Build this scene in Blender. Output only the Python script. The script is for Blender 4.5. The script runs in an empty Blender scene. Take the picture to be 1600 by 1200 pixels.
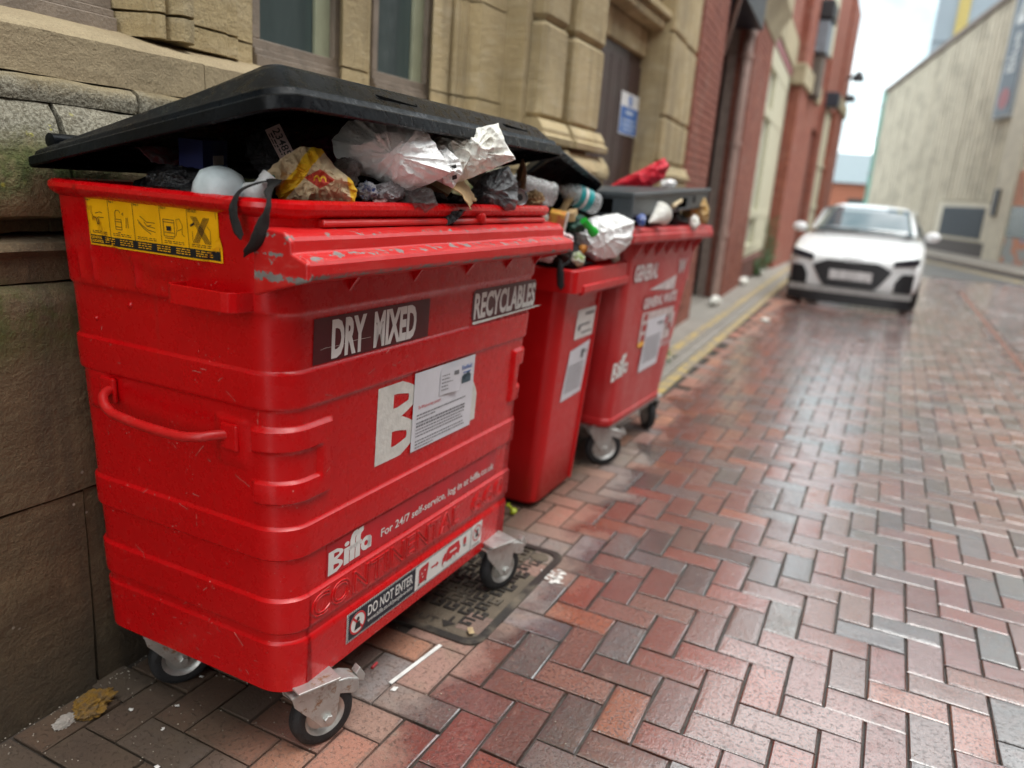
import bpy, bmesh, math, random
from mathutils import Vector, Matrix, noise as mn
R_ = math.radians
SC = bpy.context.scene
COL = SC.collection

# ------------------------------------------------------------------ camera, sky, sun, exposure
cam_d = bpy.data.cameras.new('camera')
cam = bpy.data.objects.new('camera', cam_d)
COL.objects.link(cam)
SC.camera = cam
CAM_H = 1.356
def cam_axes(yaw, pitch, roll):
    f = Vector((math.sin(yaw)*math.cos(pitch), math.cos(yaw)*math.cos(pitch), -math.sin(pitch)))
    r = Vector((math.cos(yaw), -math.sin(yaw), 0))
    d = f.cross(r)
    return r*math.cos(roll)+d*math.sin(roll), -r*math.sin(roll)+d*math.cos(roll), f
cr, cd, cf = cam_axes(R_(-25.0), R_(14.55), R_(-4.35))
cam.matrix_world = Matrix(((cr.x, -cd.x, -cf.x, 0), (cr.y, -cd.y, -cf.y, 0), (cr.z, -cd.z, -cf.z, CAM_H), (0, 0, 0, 1)))
cam_d.sensor_width = 36
cam_d.lens = 27
cam_d.clip_start = .05
cam_d.clip_end = 800
cam_d.dof.use_dof = True
cam_d.dof.focus_distance = 1.72
cam_d.dof.aperture_fstop = 1.7

W = bpy.data.worlds.new('World')
SC.world = W
W.use_nodes = True
SUN_EL, SUN_ROT = 72, 80

SC.view_settings.view_transform = 'Standard'
SC.view_settings.look = 'None'
SC.view_settings.gamma = 1
SC.view_settings.use_curve_mapping = False
SC.view_settings.exposure = 1.58
SC.cycles.use_denoising = True
SC.cycles.max_bounces = 8
SC.cycles.diffuse_bounces = 4
SC.cycles.sample_clamp_indirect = 6

sun_d = bpy.data.lights.new('sun', 'SUN')
sun_d.energy = .8
sun_d.angle = R_(40)
sun_d.color = (1, .97, .92)
sun = bpy.data.objects.new('sun', sun_d)
COL.objects.link(sun)
sun.location = (0, 0, 12)
sdir = Vector((math.sin(R_(SUN_ROT))*math.cos(R_(SUN_EL)), math.cos(R_(SUN_ROT))*math.cos(R_(SUN_EL)), math.sin(R_(SUN_EL))))
sun.rotation_euler = sdir.to_track_quat('Z', 'Y').to_euler()

# ------------------------------------------------------------------ node helpers
def mk(nt, t, ins=None, **props):
    n = nt.nodes.new(t)
    for k, v in props.items():
        setattr(n, k, v)
    for k, v in (ins or {}).items():
        s = n.inputs[k]
        if isinstance(v, bpy.types.NodeSocket):
            nt.links.new(v, s)
        else:
            if s.type == 'RGBA' and len(v) == 3:
                v = (*v, 1)
            s.default_value = v
    return n
def noise(nt, vec, scale, detail=4, rough=.55, dist=0):
    return mk(nt, 'ShaderNodeTexNoise', {'Vector': vec, 'Scale': scale, 'Detail': detail, 'Roughness': rough, 'Distortion': dist}).outputs[0]
def voro(nt, vec, scale, feature='F1', rnd=1.0, out=0):
    return mk(nt, 'ShaderNodeTexVoronoi', {'Vector': vec, 'Scale': scale, 'Randomness': rnd}, feature=feature).outputs[out]
def mmath(nt, op, a, b=0.0, c=None, clamp=False):
    n = mk(nt, 'ShaderNodeMath', {0: a, 1: b}, operation=op, use_clamp=clamp)
    if c is not None:
        n.inputs[2].default_value = c
    return n.outputs[0]
def ss(nt, v, lo, hi, a=0.0, b=1.0):
    return mk(nt, 'ShaderNodeMapRange', {0: v, 1: lo, 2: hi, 3: a, 4: b}, interpolation_type='SMOOTHSTEP').outputs[0]
def lin(nt, v, lo, hi, a=0.0, b=1.0):
    return mk(nt, 'ShaderNodeMapRange', {0: v, 1: lo, 2: hi, 3: a, 4: b}).outputs[0]
def mix(nt, fac, a, b, blend='MIX'):
    n = mk(nt, 'ShaderNodeMix', data_type='RGBA', blend_type=blend)
    for i, v in ((0, fac), (6, a), (7, b)):
        s = n.inputs[i]
        if isinstance(v, bpy.types.NodeSocket):
            nt.links.new(v, s)
        elif i == 0:
            s.default_value = v
        else:
            s.default_value = (*v, 1) if len(v) == 3 else v
    return n.outputs[2]
def pos(nt):
    return mk(nt, 'ShaderNodeNewGeometry').outputs['Position']
def obco(nt):
    return mk(nt, 'ShaderNodeTexCoord').outputs['Object']
def sep(nt, v):
    return mk(nt, 'ShaderNodeSeparateXYZ', {0: v}).outputs
def vscale(nt, v, s):
    return mk(nt, 'ShaderNodeMapping', {'Vector': v, 'Scale': s}).outputs[0]
def bump(nt, h, strength, dist=.01, normal=None):
    n = mk(nt, 'ShaderNodeBump', {'Height': h, 'Strength': strength, 'Distance': dist})
    if normal is not None:
        nt.links.new(normal, n.inputs['Normal'])
    return n.outputs[0]
MATS = {}
def newmat(name):
    m = bpy.data.materials.new(name)
    m.use_nodes = True
    nt = m.node_tree
    b = nt.nodes['Principled BSDF']
    MATS[name] = m
    return m, nt, b
def put(nt, b, **kw):
    names = dict(col='Base Color', rough='Roughness', metal='Metallic', nrm='Normal', alpha='Alpha', trans='Transmission Weight', ior='IOR', coat='Coat Weight', coatr='Coat Roughness', spec='Specular IOR Level', sheen='Sheen Weight', sub='Subsurface Weight')
    for k, v in kw.items():
        s = b.inputs[names[k]]
        if isinstance(v, bpy.types.NodeSocket):
            nt.links.new(v, s)
        else:
            s.default_value = (*v, 1) if isinstance(v, tuple) and len(v) == 3 else v
def flat(name, col, rough=.5, metal=0.0, var=.18, vs=12.0, bmp=0.0, bs=60.0, obj=True, **kw):
    """a plain material with mottling and fine relief"""
    if name in MATS:
        return MATS[name]
    m, nt, b = newmat(name)
    v = obco(nt) if obj else pos(nt)
    n = noise(nt, v, vs, 5, .6)
    dark = tuple(c*(1-var) for c in col)
    lite = tuple(min(1, c*(1+var*.6)) for c in col)
    put(nt, b, col=mix(nt, ss(nt, n, .3, .7), dark, lite), rough=lin(nt, n, .3, .7, max(.02, rough-.06), min(1, rough+.08)), metal=metal)
    if bmp:
        put(nt, b, nrm=bump(nt, noise(nt, v, bs, 4), bmp, .01))
    put(nt, b, **kw)
    return m

# sky: thin overcast over the physical sky
nt = W.node_tree
nt.nodes.clear()
sky = mk(nt, 'ShaderNodeTexSky', sky_type='NISHITA', sun_disc=False, sun_elevation=R_(SUN_EL), sun_rotation=R_(SUN_ROT))
gen = mk(nt, 'ShaderNodeTexCoord').outputs['Generated']
cl = noise(nt, gen, 2.6, 6, .55, .3)
cloud = mix(nt, ss(nt, cl, .36, .58), (2.5, 3.5, 3.8), (11.5, 11.6, 11.5))
skyc = mix(nt, .93, sky.outputs[0], cloud)
bg = mk(nt, 'ShaderNodeBackground', {'Color': skyc, 'Strength': .1})
out = mk(nt, 'ShaderNodeOutputWorld', {'Surface': bg.outputs[0]})

# ------------------------------------------------------------------ mesh helpers
def tag(o, label=None, cat=None, group=None, kind=None):
    if label: o['label'] = label
    if cat: o['category'] = cat
    if group: o['group'] = group
    if kind: o['kind'] = kind
    return o
def thing(name, label, cat, loc=(0, 0, 0), group=None, kind=None):
    o = bpy.data.objects.new(name, None)
    o.empty_display_size = .1
    COL.objects.link(o)
    o.location = loc
    return tag(o, label, cat, group, kind)
def attach(o, parent):
    if parent is not None:
        o.parent = parent
        o.matrix_parent_inverse = Matrix.Translation(-world_loc(parent))
    return o
def world_loc(o):
    v = Vector(o.location)
    if o.parent is not None:
        v += o.matrix_parent_inverse.to_translation() + world_loc(o.parent)
    return v
class MB:
    def __init__(s):
        s.v, s.f = [], []
    def add(s, vs, fs):
        k = len(s.v)
        s.v += [tuple(p) for p in vs]
        s.f += [tuple(i+k for i in f) for f in fs]
        return s
    def box(s, x0, x1, y0, y1, z0, z1):
        return s.add([(x0, y0, z0), (x1, y0, z0), (x1, y1, z0), (x0, y1, z0), (x0, y0, z1), (x1, y0, z1), (x1, y1, z1), (x0, y1, z1)],
                     [(0, 3, 2, 1), (4, 5, 6, 7), (0, 1, 5, 4), (1, 2, 6, 5), (2, 3, 7, 6), (3, 0, 4, 7)])
    def obox(s, c, ax, ay, az, hx, hy, hz):
        c, ax, ay, az = Vector(c), Vector(ax).normalized(), Vector(ay).normalized(), Vector(az).normalized()
        vs = [c+ax*(i*hx)+ay*(j*hy)+az*(k*hz) for k in (-1, 1) for j in (-1, 1) for i in (-1, 1)]
        return s.add(vs, [(0, 2, 3, 1), (4, 5, 7, 6), (0, 1, 5, 4), (1, 3, 7, 5), (3, 2, 6, 7), (2, 0, 4, 6)])
    def prism(s, poly, a, b, axis='y', segs=1):
        n = len(poly)
        def P(p, t):
            return {'y': (p[0], t, p[1]), 'x': (t, p[0], p[1]), 'z': (p[0], p[1], t)}[axis]
        vs, fs = [], []
        for k in range(segs+1):
            t = a+(b-a)*k/segs
            vs += [P(p, t) for p in poly]
        for k in range(segs):
            for i in range(n):
                j = (i+1) % n
                fs.append((k*n+i, k*n+j, (k+1)*n+j, (k+1)*n+i))
        fs.append(tuple(range(n)))
        fs.append(tuple(segs*n+i for i in reversed(range(n))))
        return s.add(vs, fs)
    def tube(s, path, r, n=8, cap=True, flat_=1.0, up=None):
        path = [Vector(p) for p in path]
        rs = r if isinstance(r, (list, tuple)) else [r]*len(path)
        vs, fs = [], []
        prev = None
        for i, p in enumerate(path):
            t = (path[min(i+1, len(path)-1)]-path[max(i-1, 0)]).normalized()
            if prev is None:
                a = Vector(up) if up else (Vector((0, 0, 1)) if abs(t.z) < .9 else Vector((1, 0, 0)))
            else:
                a = prev
            a = (a-t*a.dot(t)).normalized()
            prev = a
            b = t.cross(a)
            for k in range(n):
                w = 2*math.pi*k/n
                vs.append(p+a*(math.cos(w)*rs[i])+b*(math.sin(w)*rs[i]*flat_))
        for i in range(len(path)-1):
            for k in range(n):
                j = (k+1) % n
                fs.append((i*n+k, i*n+j, (i+1)*n+j, (i+1)*n+k))
        if cap:
            fs.append(tuple(reversed(range(n))))
            fs.append(tuple((len(path)-1)*n+k for k in range(n)))
        return s.add(vs, fs)
    def lathe(s, prof, o, axis, n=24, cap=True, ref=None):
        o, ax = Vector(o), Vector(axis).normalized()
        a = ax.orthogonal().normalized() if ref is None else Vector(ref)
        b = ax.cross(a)
        vs, fs = [], []
        m = len(prof)
        for r, h in prof:
            for k in range(n):
                w = 2*math.pi*k/n
                vs.append(o+ax*h+a*(math.cos(w)*r)+b*(math.sin(w)*r))
        for i in range(m-1):
            for k in range(n):
                j = (k+1) % n
                fs.append((i*n+k, i*n+j, (i+1)*n+j, (i+1)*n+k))
        if cap:
            fs.append(tuple(reversed(range(n))))
            fs.append(tuple((m-1)*n+k for k in range(n)))
        return s.add(vs, fs)
    def grid(s, fn, nu, nv, closed_u=False):
        vs = [fn(i/(nu-(0 if closed_u else 1)), j/(nv-1)) for j in range(nv) for i in range(nu)]
        fs = []
        for j in range(nv-1):
            for i in range(nu if closed_u else nu-1):
                k = (i+1) % nu
                fs.append((j*nu+i, j*nu+k, (j+1)*nu+k, (j+1)*nu+i))
        return s.add(vs, fs)
    def rough(s, amp, freq, seed=0):
        o = Vector((seed*3.1, seed*7.7, seed*1.3))
        s.v = [tuple(Vector(p)+mn.noise_vector(Vector(p)*freq+o)*amp) for p in s.v]
        return s
    def xf(s, m):
        s.v = [tuple(m @ Vector(p)) for p in s.v]
        return s
    def mesh(s, name, angle=None, recalc=True):
        me = bpy.data.meshes.new(name)
        me.from_pydata(s.v, [], s.f)
        if recalc:
            bm = bmesh.new()
            bm.from_mesh(me)
            bmesh.ops.recalc_face_normals(bm, faces=bm.faces)
            bm.to_mesh(me)
            bm.free()
        if angle is not None:
            me.polygons.foreach_set('use_smooth', [True]*len(me.polygons))
            me.set_sharp_from_angle(angle=R_(angle))
        me.update()
        return me
    def build(s, name, mat, parent=None, angle=None, bevel=0, solid=0, sub=0, recalc=True, label=None, kind=None, bseg=2):
        o = bpy.data.objects.new(name, s.mesh(name, angle, recalc))
        COL.objects.link(o)
        if mat: o.data.materials.append(mat)
        if solid:
            md = o.modifiers.new('solid', 'SOLIDIFY'); md.thickness = solid; md.offset = 0
        if bevel:
            md = o.modifiers.new('bevel', 'BEVEL'); md.width = bevel; md.segments = bseg; md.limit_method = 'ANGLE'; md.angle_limit = R_(35)
            md.harden_normals = False
        if sub:
            md = o.modifiers.new('sub', 'SUBSURF'); md.levels = md.render_levels = sub
        attach(o, parent)
        return tag(o, label, None, None, kind)
def sstep(x, a, b):
    t = max(0.0, min(1.0, (x-a)/(b-a))) if a != b else float(x > a)
    return t*t*(3-2*t)
def band(x, a, b, w):
    return sstep(x, a-w, a+w)*(1-sstep(x, b-w, b+w))

# flat print: 2D shapes carried onto a surface by a mapping (s, t) -> point
class Flat:
    def __init__(s, mp):
        s.mp, s.v, s.f = mp, [], []
    def poly(s, pts):
        k = len(s.v)
        s.v += [tuple(s.mp(*p)) for p in pts]
        s.f.append(tuple(range(k, k+len(pts))))
        return s
    def rect(s, a, b, c, d, nu=1, nv=1):
        for i in range(nu):
            for j in range(nv):
                x0, x1 = a+(b-a)*i/nu, a+(b-a)*(i+1)/nu
                y0, y1 = c+(d-c)*j/nv, c+(d-c)*(j+1)/nv
                s.poly([(x0, y0), (x1, y0), (x1, y1), (x0, y1)])
        return s
    def line(s, pts, w):
        for (x0, y0), (x1, y1) in zip(pts, pts[1:]):
            L = math.hypot(x1-x0, y1-y0) or 1
            nx, ny = -(y1-y0)/L*w/2, (x1-x0)/L*w/2
            s.poly([(x0+nx, y0+ny), (x1+nx, y1+ny), (x1-nx, y1-ny), (x0-nx, y0-ny)])
        return s
    def ring(s, cx, cy, rx, ry, w, n=28):
        for k in range(n):
            a, b = 2*math.pi*k/n, 2*math.pi*(k+1)/n
            s.poly([(cx+math.cos(a)*rx, cy+math.sin(a)*ry), (cx+math.cos(b)*rx, cy+math.sin(b)*ry), (cx+math.cos(b)*(rx-w), cy+math.sin(b)*(ry-w)), (cx+math.cos(a)*(rx-w), cy+math.sin(a)*(ry-w))])
        return s
    def disc(s, cx, cy, rx, ry=None, n=20):
        ry = ry or rx
        return s.poly([(cx+math.cos(2*math.pi*k/n)*rx, cy+math.sin(2*math.pi*k/n)*ry) for k in range(n)])
    def text(s, body, a, b, c, d, bold=0.0, shear=0.0):
        vs, fs = text_mesh(body, bold, shear)
        x0, x1 = min(v[0] for v in vs), max(v[0] for v in vs)
        y0, y1 = min(v[1] for v in vs), max(v[1] for v in vs)
        k = len(s.v)
        s.v += [tuple(s.mp(a+(v[0]-x0)/(x1-x0)*(b-a), c+(v[1]-y0)/(y1-y0)*(d-c))) for v in vs]
        s.f += [tuple(i+k for i in f) for f in fs]
        return s
    def build(s, name, mat, parent):
        me = bpy.data.meshes.new(name)
        me.from_pydata(s.v, [], s.f)
        o = bpy.data.objects.new(name, me)
        COL.objects.link(o)
        me.materials.append(mat)
        return attach(o, parent)
_TXT = {}
def text_mesh(body, bold=0.0, shear=0.0, outline=0.0):
    key = (body, bold, shear, outline)
    if key in _TXT:
        return _TXT[key]
    cu = bpy.data.curves.new('lettering', 'FONT')
    cu.body = body
    cu.resolution_u = 3
    cu.shear = shear
    if outline:
        cu.fill_mode = 'NONE'
        cu.bevel_depth = outline
        cu.bevel_resolution = 1
    else:
        cu.offset = bold
    o = bpy.data.objects.new('lettering', cu)
    COL.objects.link(o)
    me = bpy.data.meshes.new_from_object(o.evaluated_get(bpy.context.evaluated_depsgraph_get()))
    r = ([tuple(v.co) for v in me.vertices], [tuple(p.vertices) for p in me.polygons])
    bpy.data.objects.remove(o)
    bpy.data.curves.remove(cu)
    bpy.data.meshes.remove(me)
    _TXT[key] = r
    return r
# ------------------------------------------------------------------ materials of the setting
def wet_mask(nt, p):
    """1 where the paving is wet: away from the wall and the bins, with a ragged edge"""
    s = sep(nt, p)
    n = noise(nt, p, 2.2, 6, .6)
    e = mmath(nt, 'ADD', s[0], mmath(nt, 'MULTIPLY', mmath(nt, 'SUBTRACT', n, .5), .75))
    far = lin(nt, s[1], 2.4, 5.5, 0, .28)
    return ss(nt, mmath(nt, 'ADD', e, far), -.93, -.80)
def paver_mat(name, colsock):
    m, nt, b = newmat(name)
    p = pos(nt)
    base = colsock(nt)
    wet = wet_mask(nt, p)
    sp = sep(nt, p)
    n1 = noise(nt, p, 26, 5, .65)
    n2 = noise(nt, p, 110, 3, .7)
    n3 = noise(nt, p, 7, 5, .6)
    c = mix(nt, ss(nt, n1, .35, .7, 0, .55), base, mix(nt, .5, base, (.30, .12, .07)))
    c = mix(nt, ss(nt, n2, .48, .68, 0, .6), c, (.030, .020, .017))
    c = mix(nt, ss(nt, noise(nt, p, 300, 2), .58, .72, 0, .35), c, (.42, .33, .30))
    rim = mk(nt, 'ShaderNodeAttribute', attribute_name='rim').outputs['Fac']
    rimf = ss(nt, mmath(nt, 'ADD', rim, mmath(nt, 'MULTIPLY', mmath(nt, 'SUBTRACT', n1, .5), 1.1)), .45, 1.0)
    pit = ss(nt, noise(nt, p, 85, 3, .7), .56, .66)
    c = mix(nt, mmath(nt, 'MULTIPLY', pit, .42), c, (.022, .014, .012))
    c = mix(nt, mmath(nt, 'MULTIPLY', rimf, .36), c, (.030, .020, .016))
    gum = mmath(nt, 'MULTIPLY', ss(nt, voro(nt, p, 4.2), .052, .044), ss(nt, noise(nt, p, 1.7, 1), .50, .53))
    c = mix(nt, mmath(nt, 'MULTIPLY', gum, .55), c, (.26, .24, .22))
    stain = ss(nt, noise(nt, p, 1.35, 6, .62), .52, .68)
    c = mix(nt, mmath(nt, 'MULTIPLY', stain, .30), c, (.05, .032, .026))
    # pale bloom on the brick faces
    c = mix(nt, ss(nt, mmath(nt, 'MULTIPLY', n1, n3), .29, .44, 0, .30), c, (.40, .31, .28))
    dry = mix(nt, .42, c, (.36, .25, .20))
    dry = mix(nt, ss(nt, n3, .5, .8, 0, .5), dry, (.20, .155, .10))
    # grime along the foot of the wall, deepened to paint shade under the bins
    grime_shade = mmath(nt, 'MULTIPLY', ss(nt, sp[0], -1.02, -1.30), ss(nt, sp[1], 6, 3))
    dry = mix(nt, mmath(nt, 'MULTIPLY', grime_shade, .9), dry, mix(nt, n3, (.035, .024, .018), (.085, .062, .036)))
    wetc = mix(nt, .72, c, mix(nt, 1.0, c, (.50, .31, .24), 'MULTIPLY'))
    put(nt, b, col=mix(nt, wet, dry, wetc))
    pud = ss(nt, n3, .42, .62)
    rw = mmath(nt, 'ADD', lin(nt, n2, .3, .7, .12, .28), mmath(nt, 'MULTIPLY', pud, -.06))
    put(nt, b, rough=mk(nt, 'ShaderNodeMix', {0: wet, 2: .8, 3: rw}).outputs[0])
    streak = noise(nt, vscale(nt, p, (90, 22, 40)), 1.0, 3, .6)
    h = mmath(nt, 'ADD', mmath(nt, 'MULTIPLY', n2, .5), mmath(nt, 'ADD', mmath(nt, 'MULTIPLY', streak, .55), mmath(nt, 'MULTIPLY', n1, .5)))
    g3 = noise(nt, p, 330, 2, .6)
    h = mmath(nt, 'ADD', mmath(nt, 'ADD', h, mmath(nt, 'MULTIPLY', g3, .5)), mmath(nt, 'MULTIPLY', pit, -1.0))
    put(nt, b, nrm=bump(nt, h, .75, .0034), spec=mk(nt, 'ShaderNodeMix', {0: wet, 2: .4, 3: 1.0}).outputs[0])
    film = mmath(nt, 'MULTIPLY', wet, ss(nt, n3, .30, .50, .65, 1.0))
    put(nt, b, coat=film, coatr=lin(nt, n2, .3, .7, .05, .15))
    b.inputs['Coat IOR'].default_value = 1.9
    nt.links.new(bump(nt, h, .11, .0034), b.inputs['Coat Normal'])
    return m
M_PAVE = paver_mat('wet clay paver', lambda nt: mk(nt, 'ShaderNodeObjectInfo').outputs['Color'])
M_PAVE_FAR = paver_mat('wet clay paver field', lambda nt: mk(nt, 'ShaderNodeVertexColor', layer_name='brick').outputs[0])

m, nt, b = newmat('joint grit'); M_JOINT = m
p = pos(nt); wet = wet_mask(nt, p)
n = noise(nt, p, 60, 4)
put(nt, b, col=mix(nt, n, (.020, .015, .012), (.065, .052, .040)), rough=mk(nt, 'ShaderNodeMix', {0: wet, 2: .9, 3: .22}).outputs[0], nrm=bump(nt, noise(nt, p, 240, 3), .5, .004))

m, nt, b = newmat('street tarmac'); M_TAR = m
p = pos(nt)
put(nt, b, col=mix(nt, noise(nt, p, 3, 6), (.05, .052, .055), (.10, .105, .11)), rough=lin(nt, noise(nt, p, 1.2, 4), .3, .7, .25, .5), nrm=bump(nt, noise(nt, p, 150, 2), .4, .006))
m, nt, b = newmat('ground earth'); M_EARTH = m
put(nt, b, col=mix(nt, noise(nt, pos(nt), .5, 5), (.05, .05, .048), (.10, .10, .095)), rough=.85)
m, nt, b = newmat('pavement concrete'); M_PAVT = m
p = pos(nt)
put(nt, b, col=mix(nt, noise(nt, p, 5, 6), (.17, .155, .135), (.34, .31, .27)), rough=.6, nrm=bump(nt, noise(nt, p, 90, 3), .35, .006))
m, nt, b = newmat('worn yellow paint'); M_YEL = m
p = pos(nt)
put(nt, b, col=mix(nt, ss(nt, noise(nt, p, 9, 6, .65), .40, .58), (.46, .33, .11), (.24, .205, .16)), rough=.55, nrm=bump(nt, noise(nt, p, 120, 3), .3, .004))

def stone_mat(name, a, b_, c_, moss=0.0, dirt=0.0, rough=.88, grain=.5):
    m, nt, b = newmat(name)
    p = pos(nt)
    n1 = noise(nt, p, 2.4, 6, .6)
    n2 = noise(nt, vscale(nt, p, (1, 1, 4.5)), 5, 5, .6)
    n3 = noise(nt, p, 160, 3, .65)
    c = mix(nt, ss(nt, n1, .3, .7), a, b_)
    c = mix(nt, ss(nt, n2, .45, .75, 0, .6), c, c_)
    c = mix(nt, ss(nt, n3, .52, .70, 0, .5), c, tuple(x*.35 for x in c_))
    c = mix(nt, ss(nt, noise(nt, p, 210, 2, .6), .60, .72, 0, .35), c, tuple(min(1, x*2.1) for x in b_))
    oi = mk(nt, 'ShaderNodeObjectInfo').outputs['Random']
    blot = noise(nt, p, 1.1, 7, .7)
    c = mix(nt, ss(nt, blot, .46, .62, 0, .55), c, tuple(x*.52 for x in a))
    c = mix(nt, mmath(nt, 'MULTIPLY', oi, .28), c, tuple(x*.72 for x in b_))
    if dirt:
        # run-down soot streaks
        st = noise(nt, vscale(nt, p, (9, 9, .8)), 1.0, 5, .6)
        c = mix(nt, ss(nt, st, .48, .72, 0, dirt), c, (.045, .036, .024))
    if moss:
        mm = noise(nt, p, 5.5, 6, .65)
        sp = sep(nt, p)
        nz = mmath(nt, 'ADD', sp[2], mmath(nt, 'MULTIPLY', mmath(nt, 'SUBTRACT', noise(nt, p, 4, 4), .5), .12))
        zone = mmath(nt, 'ADD', mmath(nt, 'MULTIPLY', ss(nt, nz, 1.17, 1.24), ss(nt, nz, 1.46, 1.30)), mmath(nt, 'MULTIPLY', ss(nt, nz, .86, 1.0), ss(nt, nz, 1.09, 1.05)))
        c = mix(nt, mmath(nt, 'MULTIPLY', mmath(nt, 'MULTIPLY', ss(nt, mm, .36, .56), zone), moss), c, mix(nt, noise(nt, p, 70, 3), (.020, .034, .007), (.095, .120, .022)))
        lich = mmath(nt, 'MULTIPLY', ss(nt, nz, 1.34, 1.40), ss(nt, nz, 1.53, 1.46))
        sal = noise(nt, p, 130, 3, .75)
        c = mix(nt, mmath(nt, 'MULTIPLY', lich, .75), c, mix(nt, ss(nt, sal, .40, .60), (.115, .108, .085), (.34, .325, .265)))
        yl = mmath(nt, 'MULTIPLY', ss(nt, voro(nt, mk(nt, 'ShaderNodeVectorMath', {0: p, 1: mk(nt, 'ShaderNodeTexNoise', {'Vector': p, 'Scale': 60}).outputs[1]}, operation='MULTIPLY_ADD').outputs[0] if False else p, 19), .20, .12), mmath(nt, 'MULTIPLY', ss(nt, noise(nt, p, 45, 3), .48, .6), ss(nt, noise(nt, p, 6, 2), .46, .58)))
        c = mix(nt, mmath(nt, 'MULTIPLY', yl, mmath(nt, 'MULTIPLY', ss(nt, sp[2], 1.2, 1.25), ss(nt, sp[2], 1.5, 1.4))), c, (.50, .46, .06))
        wz = ss(nt, voro(nt, p, 26), .14, .07)
        c = mix(nt, mmath(nt, 'MULTIPLY', wz, mmath(nt, 'MULTIPLY', ss(nt, noise(nt, p, 3.3, 2), .52, .62), .7)), c, (.42, .40, .32))
    if moss:
        c = mix(nt, mmath(nt, 'MULTIPLY', ss(nt, mmath(nt, 'ADD', sp[2], mmath(nt, 'MULTIPLY', noise(nt, p, 7, 5), .3)), .52, .18), .6), c, (.030, .024, .017))
        chip = ss(nt, voro(nt, p, 13), .16, .09)
        c = mix(nt, mmath(nt, 'MULTIPLY', chip, mmath(nt, 'MULTIPLY', ss(nt, noise(nt, p, 4.1, 3), .5, .6), .5)), c, (.21, .16, .09))
    put(nt, b, col=c, rough=rough)
    h = mmath(nt, 'ADD', mmath(nt, 'MULTIPLY', n3, .35), mmath(nt, 'ADD', noise(nt, p, 38, 6, .65), mmath(nt, 'MULTIPLY', n2, .6)))
    put(nt, b, nrm=bump(nt, h, grain, .02))
    return m
M_ST_LOW = stone_mat('sooty plinth stone', (.115, .080, .042), (.175, .125, .066), (.075, .053, .028), moss=.9, dirt=.7, grain=.42)
M_ST_MOSS = stone_mat('mossy weathered stone', (.235, .180, .090), (.29, .225, .12), (.14, .11, .055), moss=1.0, dirt=.3, grain=.7)
M_ST_SILL = stone_mat('brown sill stone', (.36, .285, .170), (.31, .24, .145), (.42, .34, .21), dirt=.10, grain=.35)
M_ST_UP = stone_mat('honey sandstone', (.52, .41, .235), (.44, .34, .18), (.60, .51, .345), dirt=.38, grain=.45)
M_MORTAR = flat('old mortar', (.09, .075, .055), .95, var=.4, vs=20, bmp=.5, obj=False)
M_WOODFR = flat('weathered window timber', (.235, .190, .150), .6, var=.25, vs=9, bmp=.3, bs=120, obj=False)
M_STILE = flat('pale green sash timber', (.34, .36, .25), .5, var=.1, obj=False)
m, nt, b = newmat('dusty window glass'); M_GLASS = m
p = pos(nt)
put(nt, b, col=mix(nt, noise(nt, vscale(nt, p, (8, 8, 1.5)), 1.5, 5), (.030, .050, .052), (.085, .115, .112)), rough=lin(nt, noise(nt, p, 30, 4), .3, .7, .06, .2), spec=.6)
def brick_mat(name, a, b_):
    m, nt, b = newmat(name)
    p = pos(nt)
    r = mk(nt, 'ShaderNodeObjectInfo').outputs['Random']
    cell = mk(nt, 'ShaderNodeTexWhiteNoise', {'Vector': mk(nt, 'ShaderNodeVectorMath', {0: p, 1: (.33, .225, .075)}, operation='SNAP').outputs[0]}).outputs[0]
    c = mix(nt, mmath(nt, 'FRACT', mmath(nt, 'ADD', r, cell)), a, b_)
    n = noise(nt, p, 40, 5, .6)
    c = mix(nt, ss(nt, n, .4, .75, 0, .5), c, tuple(x*.45 for x in a))
    c = mix(nt, ss(nt, noise(nt, p, 2.2, 5), .5, .75, 0, .35), c, (.30, .20, .16))
    put(nt, b, col=c, rough=.8, nrm=bump(nt, n, .5, .008))
    return m
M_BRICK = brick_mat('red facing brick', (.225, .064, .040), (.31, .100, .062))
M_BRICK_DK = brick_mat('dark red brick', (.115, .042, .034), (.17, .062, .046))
M_BMORT = flat('brick mortar', (.30, .235, .20), .95, var=.2, obj=False)
M_CREAM = flat('cream paint', (.56, .53, .39), .5, var=.08, obj=False)
M_DOOR = flat('dark brown door paint', (.052, .026, .024), .45, var=.2, vs=6, obj=False)

# ------------------------------------------------------------------ ground, road, pavement
U = .108
ROAD = thing('road', None, None, (0, 0, 0), kind='structure')
g = MB().add([(-300, -120, -.03), (300, -120, -.03), (300, 500, -.03), (-300, 500, -.03)], [(0, 1, 2, 3)])
tag(g.build('ground', M_EARTH), kind='structure')
g = MB().add([(-60, 20.2, -.004), (60, 20.2, -.004), (60, 30.5, -.004), (-60, 30.5, -.004)], [(0, 1, 2, 3)])
tag(g.build('street', M_TAR), kind='structure')
MB().add([(-1.75, -6, -.011), (5.2, -6, -.011), (5.2, 20.2, -.011), (-1.75, 20.2, -.011)], [(0, 1, 2, 3)]).build('joint_bed', M_JOINT, ROAD)
MH = (-1.50, -.90, 1.82, 2.54)
def kerb_x(y):           # right edge of the outer yellow line
    return -1.235-.030*(y-5.2)
def facade_x(y):
    return -1.8-.05*(y-6) if y < 18 else -2.4
PAL = [((.33, .080, .042), 5), ((.27, .062, .036), 4), ((.40, .125, .052), 3), ((.085, .052, .050), 2.2), ((.150, .165, .180), 2.4), ((.30, .145, .115), 3), ((.19, .085, .068), 2), ((.17, .155, .150), 1.2)]
rp = random.Random(7)
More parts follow.
